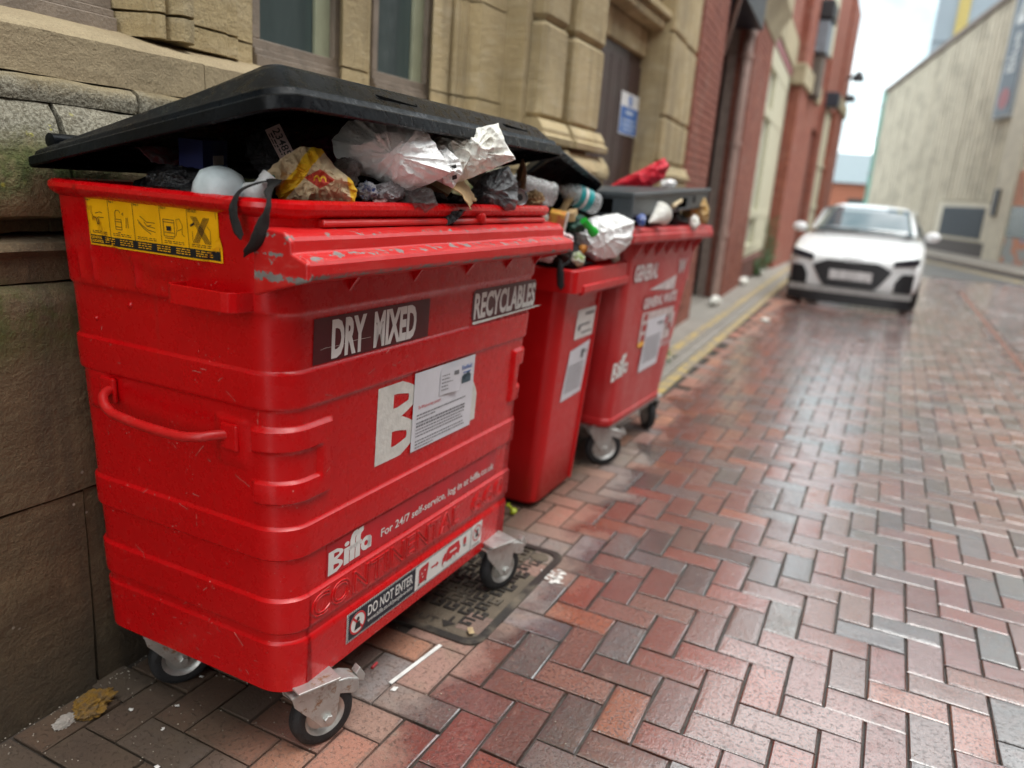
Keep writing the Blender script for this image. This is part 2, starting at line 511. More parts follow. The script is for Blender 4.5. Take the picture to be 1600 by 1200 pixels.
def pick(r):
    t = r.random()*sum(w for _, w in PAL)
    for c, w in PAL:
        t -= w
        if t <= 0: break
    k = r.uniform(.82, 1.2)
    return tuple(min(1, x*k*r.uniform(.94, 1.06)) for x in c)
def paver_geo(lx, ly, gap=.0034, ch=.0026, dep=.016):
    a, b_ = lx/2-gap, ly/2-gap
    vs = []
    for ex, z in ((.017, .0002), (ch, 0), (0, -ch*.9), (0, -dep)):
        vs += [(-a+ex, -b_+ex, z), (a-ex, -b_+ex, z), (a-ex, b_-ex, z), (-a+ex, b_-ex, z)]
    j_ = lambda s: rp.uniform(-s, s)
    vs = [(x+j_(.0013), y+j_(.0013), z+(j_(.00025) if z > -.004 else 0)) for x, y, z in vs]
    fs = [(0, 1, 2, 3)]
    for k in (0, 4, 8):
        for i in range(4):
            j = (i+1) % 4
            fs.append((k+i, k+4+i, k+4+j, k+j))
    return vs, fs
def proj_px(p):
    d = Vector(p)-Vector((0, 0, CAM_H))
    z = d.dot(cf)
    return (800+1200*d.dot(cr)/z, 600+1200*d.dot(cd)/z, z) if z > .2 else (-1, -1, z)
cells = []
for i in range(-40, 60):
    for k in range(-12, 60):
        for kind in (0, 1):
            if kind == 0: u0, v0, du, dv = i, i+4*k, 1, 2
            else: u0, v0, du, dv = i, i-1+4*k, 2, 1
            cx, cy = (u0+du/2+.548)*U, (v0+dv/2+20.49)*U
            if not (-1.68 < cx < 5.0 and -1.0 < cy < 20.1): continue
            if cy > 5.15 and cx < kerb_x(cy)+.02: continue
            if 8.0 < cy < 17 and abs(cx-1.36) < .030: continue
            if MH[0]+.05 < cx < MH[1]-.05 and MH[2]+.05 < cy < MH[3]-.05: continue
            cells.append((cx, cy, du, dv))
def vis_rank(c):
    x, y, z = proj_px((c[0], c[1], 0))
    if not (-30 < x < 1630 and 0 < y < 1230): return 99
    # hidden beneath or behind the bins
    if c[0] < -1.12 and 1.45 < c[1] < 5: return 60+z
    return z
cells.sort(key=vis_rank)
def rim_attr(me):
    n = len(me.vertices)
    me.attributes.new('rim', 'FLOAT', 'POINT').data.foreach_set('value', [0.0 if (i % 16) < 4 else 1.0 for i in range(n)])
me_p = {}
for lx, ly, nm in ((U, 2*U, 'v'), (2*U, U, 'h')):
    for k in range(7):
        vs, fs = paver_geo(lx, ly)
        me = MB().add(vs, fs).mesh('paver')
        rim_attr(me)
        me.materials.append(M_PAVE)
        me_p[nm, k] = me
far = MB(); fcol = []
for n_, (cx, cy, du, dv) in enumerate(cells):
    c = pick(rp)
    tilt = Matrix.Translation((cx, cy, rp.uniform(-.0022, .0012))) @ Matrix.Rotation(rp.gauss(0, .0065), 4, 'X') @ Matrix.Rotation(rp.gauss(0, .0065), 4, 'Y') @ Matrix.Rotation(rp.gauss(0, .008), 4, 'Z')
    if n_ < 299:
        o = bpy.data.objects.new('paver', me_p['v' if dv == 2 else 'h', n_ % 7])
        COL.objects.link(o)
        o.matrix_world = tilt
        o.color = (*c, 1)
        o.parent = ROAD
    else:
        vs, fs = paver_geo(du*U, dv*U)
        far.add([tilt @ Vector(p) for p in vs], fs)
        fcol += [c]*len(vs)
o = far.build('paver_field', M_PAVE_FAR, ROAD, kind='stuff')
rim_attr(o.data)
at = o.data.color_attributes.new('brick', 'FLOAT_COLOR', 'POINT')
at.data.foreach_set('color', [x for c in fcol for x in (*c, 1)])
# single-file drain course on the right
dr = MB()
for k in range(42):
    vs, fs = paver_geo(.070, .205)
    dr.add([Vector(v)+Vector((1.36+rp.uniform(-.003, .003), 8.05+k*.213, .001)) for v in vs], fs)
dr.build('drain_course', flat('dull orange clay', (.20, .075, .045), .4, var=.4, vs=30, obj=False), ROAD, kind='stuff')

# pavement strip with the double yellow lines
PAV = thing('pavement', None, None, (0, 0, 0), kind='structure')
ys = [5.1+k*.75 for k in range(21)]
for y0, y1 in zip(ys, ys[1:]):
    for k in range(2):
        def ex(y, t): return kerb_x(y)-.42+(facade_x(max(y, 6))-.55-kerb_x(y)+.42)*t
        t0, t1 = k*.5, (k+1)*.5
        gp = .005
        a = [(ex(y0, t0)-gp, y0+gp), (ex(y1, t0)-gp, y1-gp), (ex(y1, t1)+gp, y1-gp), (ex(y0, t1)+gp, y0+gp)]
        z = .004+rp.uniform(0, .003)
        q = MB().add([(*p_, -.02) for p_ in a]+[(*p_, z) for p_ in a], [(3, 2, 1, 0), (4, 5, 6, 7), (0, 1, 5, 4), (1, 2, 6, 5), (2, 3, 7, 6), (3, 0, 4, 7)])
        q.build('flagstone', M_PAVT, PAV)
setts = MB()
for k in range(140):
    y = 5.12+k*.108
    for j in range(4):
        x = kerb_x(y)-.02-j*.105
        setts.box(x-.098, x-.004, y+.004, y+.104, -.02, .0015+rp.uniform(0, .002))
setts.build('sett_strip', M_PAVT, PAV, kind='stuff')
for off in (0.02, .27):
    q = MB()
    for k in range(60):
        y0, y1 = 5.15+k*.25, 5.15+(k+1)*.25
        x0, x1 = kerb_x(y0)-off, kerb_x(y1)-off
        q.add([(x0, y0, .0078), (x0-.085, y0, .0078), (x1-.085, y1, .0078), (x1, y1, .0078)], [(0, 1, 2, 3)])
    q.build('yellow_line', M_YEL, PAV)

# ------------------------------------------------------------------ inspection cover
m, nt, b = newmat('muddy cast iron'); M_IRON = m
p = pos(nt)
mud = ss(nt, noise(nt, p, 6, 5, .6), .50, .72)
put(nt, b, col=mix(nt, mud, (.032, .029, .026), (.15, .12, .085)), rough=lin(nt, mud, 0, 1, .42, .8), metal=0, nrm=bump(nt, noise(nt, p, 130, 4), .4, .004))
m, nt, b = newmat('dried mud on iron'); M_MUD = m
p = pos(nt)
put(nt, b, col=mix(nt, noise(nt, p, 9, 6, .65), (.040, .032, .025), (.175, .135, .092)), rough=.75, nrm=bump(nt, noise(nt, p, 90, 4), .5, .004))
cov = thing('inspection_cover', 'muddy cast iron inspection cover with key patterned tread set in the brick paving', 'manhole cover', ((MH[0]+MH[1])/2, (MH[2]+MH[3])/2, 0))
def rrect(x0, x1, y0, y1, r, n=6):
    pts = []
    for cx, cy, a0 in ((x1-r, y0+r, -90), (x1-r, y1-r, 0), (x0+r, y1-r, 90), (x0+r, y0+r, 180)):
        for k in range(n+1):
            a = R_(a0+90*k/n)
            pts.append((cx+math.cos(a)*r, cy+math.sin(a)*r))
    return pts
def frame_ring(mb, outer, inner, z0, z1):
    n = len(outer)
    vs = [(*p_, z0) for p_ in outer]+[(*p_, z1) for p_ in outer]+[(*p_, z1) for p_ in inner]+[(*p_, z0) for p_ in inner]
    fs = []
    for i in range(n):
        j = (i+1) % n
        fs += [(i, j, n+j, n+i), (n+i, n+j, 2*n+j, 2*n+i), (2*n+i, 2*n+j, 3*n+j, 3*n+i)]
    return mb.add(vs, fs)
q = MB(); frame_ring(q, rrect(*MH, .055), rrect(MH[0]+.028, MH[1]-.028, MH[2]+.028, MH[3]-.028, .04), -.02, .005)
q.build('cover_frame', M_IRON, cov, 40)
lid_in = rrect(MH[0]+.033, MH[1]-.033, MH[2]+.033, MH[3]-.033, .038)
MB().prism(lid_in, -.02, -.0015, 'z').build('cover_plate', M_MUD, cov)
# raised key marks: a square hook each
def hook(s=.0205, w=.0085):
    q = MB()
    for a, b_, c, d in ((-s, s, s-w, s), (-s, -s+w, -s, s-w), (-s+w, s, -s, -s+w), (s-w, s, -s+w, -s*.1), (s*.1, s-w, -s*.1-w, -s*.1)):
        q.box(a, b_, c, d, -.004, .0045)
    return q
me_h = hook().mesh('tread_mark'); me_h.materials.append(M_IRON)
k_ = 0
y = MH[2]+.115
while y < MH[3]-.06:
    x = MH[0]+.075 + (.02 if k_ % 2 else 0)
    while x < MH[1]-.055:
        if not (y < MH[2]+.16 and -1.24 < x < -1.02):
            o = bpy.data.objects.new('tread_mark', me_h); COL.objects.link(o)
            o.matrix_world = Matrix.Translation((x, y, 0)) @ Matrix.Rotation(R_(90 if k_ % 2 else 0), 4, 'Z')
            attach(o, cov)
        x += .0535
    y += .0535; k_ += 1
q = Flat(lambda s, t: (s, t, .0012))
q.text('OUT', -1.19, -1.08, MH[2]+.055, MH[2]+.085)
q.poly([(-1.045, MH[2]+.05), (-1.02, MH[2]+.085), (-1.07, MH[2]+.085)]); q.rect(-1.05, -1.04, MH[2]+.085, MH[2]+.12)
q.build('raised_lettering', M_IRON, cov)
q = MB().lathe([(.034, -.002), (.034, .004), (.026, .006), (.001, .006)], (-.98, MH[3]-.075, 0), (0, 0, 1), 20)
q.build('keyhole_boss', M_MUD, cov, 40)

# ------------------------------------------------------------------ stone building
SB = thing('stone_building', 'honey sandstone building with mossy sooty plinth behind the red bins', 'building', (-1.95, 2, 0))
rs = random.Random(3)
def course(prof, ys, mat, name='stone_block', amp=.004, gap=.004, seg=.035, bev=.005):
    for y0, y1 in zip(ys, ys[1:]):
        dx = rs.uniform(-.006, .004)
        q = MB()
        n = max(2, int((y1-y0)/seg))
        # refine the outline so weathering shows on its face
        pr_ = []
        for (xa, za), (xb, zb) in zip(prof, prof[1:]+prof[:1]):
            k = max(1, int(math.hypot(xb-xa, zb-za)/.04)) if xa > -2.0 or xb > -2.0 else 1
            pr_ += [(xa+(xb-xa)*i/k+dx, za+(zb-za)*i/k) for i in range(k)]
        q.prism(pr_, y0+gap, y1-gap, 'y', n)
        q.rough(amp, 7, rs.random()*9)
        q.rough(amp*.5, 30, rs.random()*9)
        q.build(name, mat, SB, 38)
BK = -2.25
course([(BK, -.02), (-1.680, -.02), (-1.682, .545), (BK, .545)], [-1.6, .0, 1.155, 2.0, 2.75, 3.45], M_ST_LOW)
course([(BK, .553), (-1.678, .553), (-1.680, 1.01), (-1.692, 1.045), (-1.712, 1.058), (BK, 1.06)], [-1.6, -.3, 1.35, 2.1, 2.8, 3.45], M_ST_LOW)
course([(BK, 1.063), (-1.712, 1.063), (-1.708, 1.12), (-1.69, 1.135), (-1.70, 1.152), (-1.75, 1.16), (BK, 1.16)], [-1.6, .4, 1.6, 2.5, 3.45], M_ST_LOW)
course([(BK, 1.165), (-1.800, 1.165), (-1.795, 1.192), (-1.712, 1.208), (-1.698, 1.235), (-1.698, 1.30), (-1.712, 1.37), (-1.735, 1.425), (-1.762, 1.455), (BK, 1.457)], [-1.6, -.2, .55, 1.19, 2.1, 2.9, 3.45], M_ST_MOSS, amp=.006)
course([(BK, 1.458), (-1.757, 1.458), (-1.752, 1.480), (-1.758, 1.500), (-1.776, 1.512), (BK, 1.512)], [-1.6, .2, 1.42, 2.4, 3.45], M_ST_MOSS)
course([(BK, 1.515), (-1.775, 1.515), (-1.780, 1.612), (-1.80, 1.630), (-1.945, 1.672), (BK, 1.68)], [-1.6, 1.66, 2.35, 3.15, 3.45], M_ST_SILL, amp=.0025)
ST_H = [1.66, 1.725, 2.13, 2.62, 3.2, 3.9, 4.7, 5.6, 6.6, 7.6, 8.6, 9.5]
def pier(plan, zs=ST_H, mat=M_ST_UP, name='stone_block', amp=.0025):
    for z0, z1 in zip(zs, zs[1:]):
        q = MB()
        pl = []
        for (xa, ya), (xb, yb) in zip(plan, plan[1:]+plan[:1]):
            k = max(1, int(math.hypot(xb-xa, yb-ya)/.06)) if xa > -2.1 or xb > -2.1 else 1
            pl += [(xa+(xb-xa)*i/k, ya+(yb-ya)*i/k) for i in range(k)]
        q.prism(pl, z0+.004, z1-.004, 'z', max(1, int((z1-z0)/.08)) if z0 < 3 else 1)
        q.rough(amp, 9, rs.random()*9)
        q.build(name, mat, SB, 38)
def roll(cx, cy, r, a0, a1, n=5):
    return [(cx+math.cos(R_(a0+(a1-a0)*k/n))*r, cy+math.sin(R_(a0+(a1-a0)*k/n))*r) for k in range(n+1)]
pier([(BK, 1.515), (-1.96, 1.515), (-1.885, 1.545)] + [(-1.865, 1.548)] + roll(-1.852, 1.575, .018, 250, 380) + [(-1.855, 1.597), (-1.82, 1.602), (-1.806, 1.615), (-1.806, 1.650), (-1.83, 1.672), (-1.868, 1.682), (-1.878, 1.70), (-1.878, 1.835), (-1.89, 1.85)] + roll(-1.905, 1.88, .02, -30, 80) + [(-1.925, 1.93), (-1.93, 1.995), (-1.96, 2.02), (BK, 2.02)])
pier([(BK, 2.47), (-1.965, 2.47), (-1.905, 2.415), (-1.900, 2.425), (-1.900, 2.545), (-1.908, 2.555)] + roll(-1.918, 2.572, .014, -40, 90) + [(-1.935, 2.60), (-1.965, 2.66), (BK, 2.66)])
pier([(BK, 3.10), (-1.965, 3.10), (-1.905, 3.02), (-1.900, 3.03), (-1.900, 3.15), (-1.912, 3.16), (-1.912, 3.178)] + roll(-1.895, 3.19, .014, 200, 380) + [(-1.885, 3.215), (-1.868, 3.222), (-1.868, 3.262), (-1.83, 3.27), (-1.815, 3.28), (-1.812, 3.47), (-1.80, 3.50), (-1.80, 3.56), (BK, 3.56)])
# wall over and left of the first window is out of view; a lintel closes the windows high up
MB().box(BK, -1.83, -1.6, 3.5, 4.55, 9.5).build('upper_wall', M_ST_UP, SB)
MB().box(BK-.1, BK+.01, -14, 6.9, 0, 9.5).build('back_wall', M_MORTAR, SB)
MB().box(BK, -1.72, -14, -1.62, 0, 9.5).build('side_wall', M_ST_UP, SB)
MB().box(BK, -1.83, -1.62, -1.0, 1.66, 4.55).build('end_pier', M_ST_UP, SB)
def window(y0, y1):
    f = MB()
    for (xa, xb, z0, z1) in ((-2.02, -1.935, 1.665, 1.702), (-2.02, -1.945, 1.702, 1.722), (-2.02, -1.955, 1.722, 1.752)):
        f.box(xa, xb, y0, y1, z0, z1)
    f.box(-2.02, -1.955, y0, y0+.035, 1.752, 4.5)
    f.box(-2.02, -1.955, y1-.045, y1, 1.752, 4.5)
    fr = f.build('window', M_WOODFR, SB, bevel=.003)
    MB().box(-2.012, -1.992, y0+.03, y1-.04, 1.75, 4.5).build('pane', M_GLASS, fr)
    MB().box(-1.991, -1.975, y1-.125, y1-.046, 1.752, 4.5).build('sash_stile', M_STILE, fr, bevel=.003)
window(.35, 1.512); window(2.02, 2.475); window(2.665, 3.10)

# rusticated pilasters, door recess
def blocks(zs, x0, x1, y0, y1, mat=M_ST_UP, par=SB, vj=.022, name='stone_block'):
    for z0, z1 in zip(zs, zs[1:]):
        q = MB().box(x0, x1, y0, y1, z0+.003, z1-.003)
        q.build(name, mat, par, bevel=vj, bseg=1)
def base_mould(y0, y1, xf, z0, par=SB):
    pf = [(BK, z0), (xf+.055, z0), (xf+.06, z0+.03), (xf+.035, z0+.045), (xf+.035, z0+.065), (xf+.012, z0+.10), (xf, z0+.11), (BK, z0+.11)]
    MB().prism(pf, y0, y1, 'y').build('base_moulding', M_ST_UP, par, 30)
PZ = [1.675, 2.12, 2.62, 3.15, 3.7, 4.3, 5, 6, 7, 8.4, 9.5]
for (y0, y1) in ((3.565, 3.86), (3.975, 4.40)):
    blocks(PZ, -1.9, -1.625, y0, y1)
    base_mould(y0-.03, y1+.03, -1.625, 1.565)
MB().box(BK, -1.70, 3.5, 4.42, 0, 9.5).build('recess_wall', M_ST_UP, SB)
course([(BK, .9), (-1.585, .9), (-1.59, 1.42), (BK, 1.42)], [3.5, 3.95, 4.47], M_ST_UP)
course([(BK, 0), (-1.575, 0), (-1.575, .89), (BK, .89)], [3.5, 4.47], M_ST_LOW)
course([(BK, 1.425), (-1.565, 1.425), (-1.555, 1.455), (-1.57, 1.50), (-1.61, 1.545), (BK, 1.555)], [3.48, 4.49], M_ST_UP)
# door
DX = -2.06
d_ = MB().box(DX-.06, DX-.012, 4.42, 6.56, 0, 2.42).build('door', M_DOOR, SB)
for k in range(10):
    y0 = 4.44+k*.21
    MB().box(DX-.012, DX+rs.uniform(0, .004), y0+.004, y0+.206, .02, 2.34).build('plank', M_DOOR, d_, bevel=.004)
lint = [(2.42, 2.62, DX+.03), (2.63, 2.70, DX+.16), (2.705, 2.76, DX+.20), (2.765, 2.86, DX+.10), (2.87, 3.10, DX+.13), (3.11, 3.4, DX+.18), (3.41, 3.55, DX+.28), (3.56, 9.5, DX+.15)]
for z0, z1, xf in lint:
    for y0, y1 in ((4.41, 5.35), (5.36, 6.57)):
        if z0 > 2.6 and y1 < 5.5:
            xf2 = DX+.01
        else:
            xf2 = xf
        MB().box(BK, xf2, y0, y1, z0, z1).build('lintel_block', M_ST_UP if not (z0 > 2.6 and y1 < 5.5) else M_DOOR, SB, bevel=.012)  # left upper blocks coloured dark to paint the shadow in the door recess
# facade frame of the stretch beyond the door: turned a little from the kerb line
FE = Vector((-.05, 1, 0)).normalized(); FN = Vector((FE.y, -FE.x, 0)); FO = Vector((-1.8, 6, 0))
FM = Matrix(((FN.x, FE.x, 0, FO.x), (FN.y, FE.y, 0, FO.y), (0, 0, 1, 0), (0, 0, 0, 1)))     # local: x out of the wall, y along it
def fbox(x0, x1, s0, s1, z0, z1):
    return MB().box(x0, x1, s0, s1, z0, z1).xf(FM)
for s0, s1, xo in ((.475, .98, 0), (1.03, 1.53, -.012)):
    zz = [1.62, 1.98, 2.62, 3.25, 3.9, 4.6, 5.6, 6.6, 8.2, 9.5]
    for z0, z1 in zip(zz, zz[1:]):
        fbox(-.4, xo, s0, s1, z0+.003, z1-.003).build('stone_block', M_ST_UP, SB, bevel=.02, bseg=1)
    pf = [(-.4, 1.5), (.05, 1.5), (.055, 1.53), (.03, 1.55), (.005, 1.61), (-.4, 1.615)]
    MB().prism(pf, s0-.03, s1+.03, 'y').xf(FM).build('base_moulding', M_ST_UP, SB, 30)
fbox(-.4, -.05, .45, 1.55, 0, 9.5).build('recess_wall', M_ST_UP, SB)
fbox(-.35, .03, .42, 1.56, .85, 1.495).build('stone_block', M_ST_UP, SB, bevel=.015)
fbox(-.35, .04, .42, 1.56, 0, .845).build('stone_block', M_ST_LOW, SB, bevel=.015)

# sign on the door
sg = thing('door_sign', 'small blue and white notice fixed to the dark brown door', 'sign', (DX+.012, 6.2, 1.95))
MB().box(DX+.006, DX+.012, 5.99, 6.44, 1.80, 2.115).build('sign_plate', flat('white sign enamel', (.75, .76, .76), .4), sg, bevel=.004)
mp = lambda s, t: (DX+.0128, s, t)
BLU = flat('sign blue', (.035, .15, .47), .4)
q = Flat(mp).rect(6.0, 6.43, 1.81, 2.01); q.disc(6.215, 2.06, .05, .042)
q.build('blue_panel', BLU, sg)
q = Flat(lambda s, t: (DX+.0134, s, t)).rect(6.12, 6.31, 1.955, 1.985)
for k, (a, b_) in enumerate(((6.06, 6.37), (6.04, 6.39), (6.08, 6.35))): q.rect(a, b_, 1.905-k*.035, 1.920-k*.035)
q.rect(6.20, 6.23, 2.045, 2.075)
q.build('sign_print', flat('sign print white', (.5, .6, .75), .4), sg)

# ------------------------------------------------------------------ brick building
BB = thing('brick_building', 'tall red brick building with cream windows and brown doors down the alley', 'building', (-2.2, 12, 0))
LB, HB = .228, .0785
bk = MB().box(-.102, 0, .004, LB-.004, .004, HB-.004)
me_b = bk.mesh('brick'); me_b.materials.append(M_BRICK)
rb = random.Random(11)
nb = 0
rest = MB()
def brick_pier(s0, s1, x0, z0, z1, single, dark=False):
    """brick skin on a pilaster: front face and the side that faces the camera"""
    global nb
    fbox(-.35+x0, x0-.012, s0+.012, s1-.012, 0, z1).build('mortar_core', M_BMORT, BB)
    z = z0; r_ = 0
    while z < z1:
        s = s0-(LB/2 if r_ % 2 else 0)
        while s < s1-.02:
            a, b_ = max(s, s0), min(s+LB, s1)
            whole = abs(b_-a-LB) < .01
            jx = x0+rb.uniform(-.002, .002)
            if single and whole and nb < 296 and 0.9 < z < 3.4:
                o = bpy.data.objects.new('brick', me_b); COL.objects.link(o)
                o.matrix_world = FM @ Matrix.Translation((jx, a, z))
                attach(o, BB); nb += 1
            elif b_-a > .03:
                rest.add([FM @ Vector(v) for v in MB().box(jx-.10, jx, a+.004, b_-.004, z+.004, z+HB-.004).v], MB().box(0, 1, 0, 1, 0, 1).f)
            s += LB
        # returns on the near side
        for k in range(2):
            a = x0-.11-k*.115
            rest.add([FM @ Vector(v) for v in MB().box(a+.004, a+.108, s0-.001, s0+.05, z+.004, z+HB-.004).v], MB().box(0, 1, 0, 1, 0, 1).f)
        z += HB; r_ += 1
brick_pier(1.56, 2.88, 0, .0, 4.6, True)
brick_pier(5.15, 7.25, .02, .0, 4.3, True)
rest.build('brickwork', M_BRICK, BB, kind='stuff')
# recess with brown doors, downpipe
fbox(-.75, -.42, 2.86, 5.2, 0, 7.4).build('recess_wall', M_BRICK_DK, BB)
dd = fbox(-.42, -.36, 3.0, 4.9, 0, 2.9).build('door', M_DOOR, BB, bevel=.004)
for k in range(6): fbox(-.36, -.345, 3.03+k*.31, 3.32+k*.31, .1, 2.8).build('door_panel', M_DOOR, dd, bevel=.005)
M_PIPE = flat('faded pink downpipe', (.36, .24, .20), .5, obj=False)
dp = MB().tube([FM @ Vector((-.05, 5.0, z)) for z in (.05, 1.2, 2.4, 3.4)]+[FM @ Vector((-.02, 5.25, 3.65)), FM @ Vector((-.02, 5.4, 3.8))], .065, 10).build('downpipe', M_PIPE, BB, 40)
for z in (.9, 2.1, 3.2): MB().lathe([(.08, -.03), (.08, .03)], FM @ Vector((-.05, 5.0, z)), (0, 0, 1), 12).build('pipe_collar', M_PIPE, dp, 40)
M_NAVY = flat('navy black paint', (.016, .020, .032), .4)
can = MB().prism([(-.4, 3.55), (.10, 3.5), (.10, 4.0), (-.4, 4.6)], 2.95, 5.0, 'y').xf(FM).build('dark_overhead', M_NAVY, BB, bevel=.01)  # added dark block standing in for the dark overhead of the recess
MB().tube([FM @ Vector((.06, 3.1, 3.5)), FM @ Vector((-.3, 4.6, 3.15))], .03, 8).build('overhead_stay', M_PIPE, can, 40)
# corbel and stone band
M_ST_PALE = stone_mat('pale stone dressing', (.47, .40, .26), (.42, .35, .22), (.55, .48, .34), dirt=.2, grain=.3)
MB().prism([(-.3, 3.75), (.04, 3.75), (.10, 3.95), (.22, 4.15), (.22, 4.4), (-.3, 4.4)], 5.1, 7.3, 'y').xf(FM).build('corbel', M_ST_PALE, BB, 30)
fbox(-.35, .01, 1.4, 12.2, 4.6, 7.4).build('upper_wall', M_BRICK, BB)
fbox(-.35, .02, 5.1, 7.3, 4.41, 4.59).build('upper_band', M_BRICK, BB)
# large cream window
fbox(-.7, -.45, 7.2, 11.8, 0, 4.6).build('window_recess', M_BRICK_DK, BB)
fbox(-.35, .02, 7.26, 12.2, 4.02, 4.58).build('stone_lintel', M_ST_PALE, BB, bevel=.02)
fbox(-.35, -.02, 7.26, 11.9, 3.88, 4.01).build('pink_fascia', flat('faded pink fascia', (.42, .17, .19), .5), BB)
wn = MB()
for s0, s1 in ((7.26, 7.72), (9.02, 12.26), (11.2, 11.7)): wn.box(-.2, -.05, s0, s1, .42, 3.86)
for z0, z1 in ((.42, .62), (1.08, 1.22), (2.78, 2.95), (3.55, 3.86)): wn.box(-.19, -.04, 7.7, 11.3, z0, z1)
w_ = wn.xf(FM).build('window', M_CREAM, BB, bevel=.01)
for s0, s1 in ((7.72, 9.02), (12.26, 11.2)):
    for z0, z1 in ((.62, 1.08), (1.22, 2.78), (2.95, 3.55)):
        fbox(-.15, -.12, s0, s1, z0, z1).build('pane', flat('cream painted over glass', (.50, .50, .40), .35, var=.06), w_)
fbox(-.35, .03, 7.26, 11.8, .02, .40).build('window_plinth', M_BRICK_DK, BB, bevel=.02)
# farther piers, doors and window
XF = -2.42
def xbox(x0, x1, y0, y1, z0, z1): return MB().box(XF+x0, XF+x1, y0, y1, z0, z1)
xbox(-.6, .22, 17.6, 20.9, 0, 8.0).build('brick_pier', M_BRICK, BB)
xbox(.0, .3, 17.4, 21.1, 3.75, 4.15).build('pier_capital', M_ST_PALE, BB, bevel=.03)
d2 = xbox(-.6, -.12, 20.9, 24.2, 0, 3.4).build('door', flat('faded brown shutter', (.16, .085, .070), .5), BB)
for k in range(5): xbox(-.12, -.09, 20.95+k*.65, 21.55+k*.65, .1, 3.3).build('door_panel', flat('faded brown shutter', (.16, .085, .070), .5), d2, bevel=.01)
xbox(-.6, .02, 20.9, 24.2, 3.4, 8.0).build('upper_wall', M_BRICK, BB)
xbox(-.6, .10, 24.2, 25.0, 0, 8.0).build('brick_pier', M_BRICK, BB)
w2 = xbox(-.3, -.06, 25.0, 28.6, .5, 4.3).build('window', M_CREAM, BB)
for z in (1.3, 2.6): xbox(-.06, -.02, 25.0, 28.6, z, z+.12).build('window_transom', M_CREAM, w2)
xbox(-.6, .04, 25.0, 28.6, 4.3, 8.0).build('upper_wall', M_BRICK, BB)
xbox(-.6, .05, 25.0, 28.6, 0, .5).build('window_plinth', M_BRICK_DK, BB)
xbox(-.6, .12, 28.6, 31.6, 0, 8.0).build('brick_pier', M_BRICK, BB)
xbox(-.6, .2, 28.5, 31.7, 4.5, 4.9).build('stone_band', M_ST_PALE, BB, bevel=.03)
uw = xbox(.02, .10, 21.4, 24.0, 5.3, 8.0).build('upper_window', M_CREAM, BB)
xbox(-.6, .0, 17.6, 31.6, 12.2, 9.8).build('parapet', M_BRICK, BB)
MB().box(-9, XF-.55, 6.9, 31.4, 0, 7.3).build('rear_mass', M_BRICK_DK, BB)
# wall fittings on the far brick
def wall_thing(name, label, cat, y, z, build):
    t = thing(name, label, cat, (XF+.2, y, z)); build(t); return t
M_BLK = flat('black fitting', (.012, .013, .016), .45)
M_GREYBOX = flat('grey fitting', (.19, .22, .25), .5)
def f1(t):
    MB().box(XF+.1, XF+.46, 18.9, 19.7, 4.60, 5.25).build('cabinet', M_GREYBOX, t, bevel=.03)
    MB().box(XF+.12, XF+.50, 18.85, 19.75, 5.27, 5.65).build('hood', M_BLK, t, bevel=.04)
    MB().box(XF+.1, XF+.42, 19.0, 19.6, 3.7, 4.55).build('cable_box', flat('grubby fitting', (.12, .10, .08), .7), t, bevel=.05)
wall_thing('wall_unit', 'grey and black boxed unit high on the far red brick pier', 'wall unit', 19.5, 4.6, f1)
def f2(t):
    MB().tube([(XF+.1, 30, 5.65), (XF+.40, 30, 5.75)], .05, 8).build('bracket', M_BLK, t, 40)
    MB().lathe([(.02, .22), (.10, .17), (.20, -.05), (.18, -.12)], (XF+.48, 30, 5.70), (0, 0, 1), 14).build('lamp_head', M_BLK, t, 40)
wall_thing('wall_lamp', 'black bracket lamp sticking out of the far brick corner, the upper one', 'lamp', 30, 4.1, f2)
def f3(t):
    MB().box(XF+.1, XF+.32, 29.9, 30.1, 5.05, 5.12).build('bracket', M_BLK, t, bevel=.01)
    MB().lathe([(.02, .16), (.14, .1), (.18, -.08)], (XF+.34, 30, 5.0), (0, 0, 1), 14).build('lamp_head', M_BLK, t, 40)
wall_thing('wall_lamp', 'small black lamp below the bracket lamp on the far brick corner', 'lamp', 30, 3.1, f3)
def f4(t):
    MB().box(XF+.05, XF+.42, 24.3, 24.9, 4.1, 4.5).build('box_body', M_NAVY, t, bevel=.03)
    MB().box(XF+.42, XF+.45, 24.35, 24.85, 4.15, 4.45).build('box_cover', M_NAVY, t, bevel=.01)
wall_thing('alarm_box', 'dark blue alarm box on the far red brick pier', 'alarm box', 24.6, 4.1, f4)

# ------------------------------------------------------------------ opposite side of the alley (seen in the window glass)
OB = thing('opposite_building', 'dark brick building across the alley mirrored in the stone windows', 'building', (5.6, 6, 0))
MB().box(5.3, 9, -14, 15.0, 0, 8.0).build('wall', M_BRICK_DK, OB)
for y in range(-7, 14, 3):
    for z in (.9, 3.2):
        f_ = MB().box(5.22, 5.32, y, y+1.4, z, z+1.9).build('window', M_CREAM, OB, bevel=.01)
        MB().box(5.21, 5.23, y+.1, y+1.3, z+.1, z+1.8).build('pane', M_GLASS, f_)

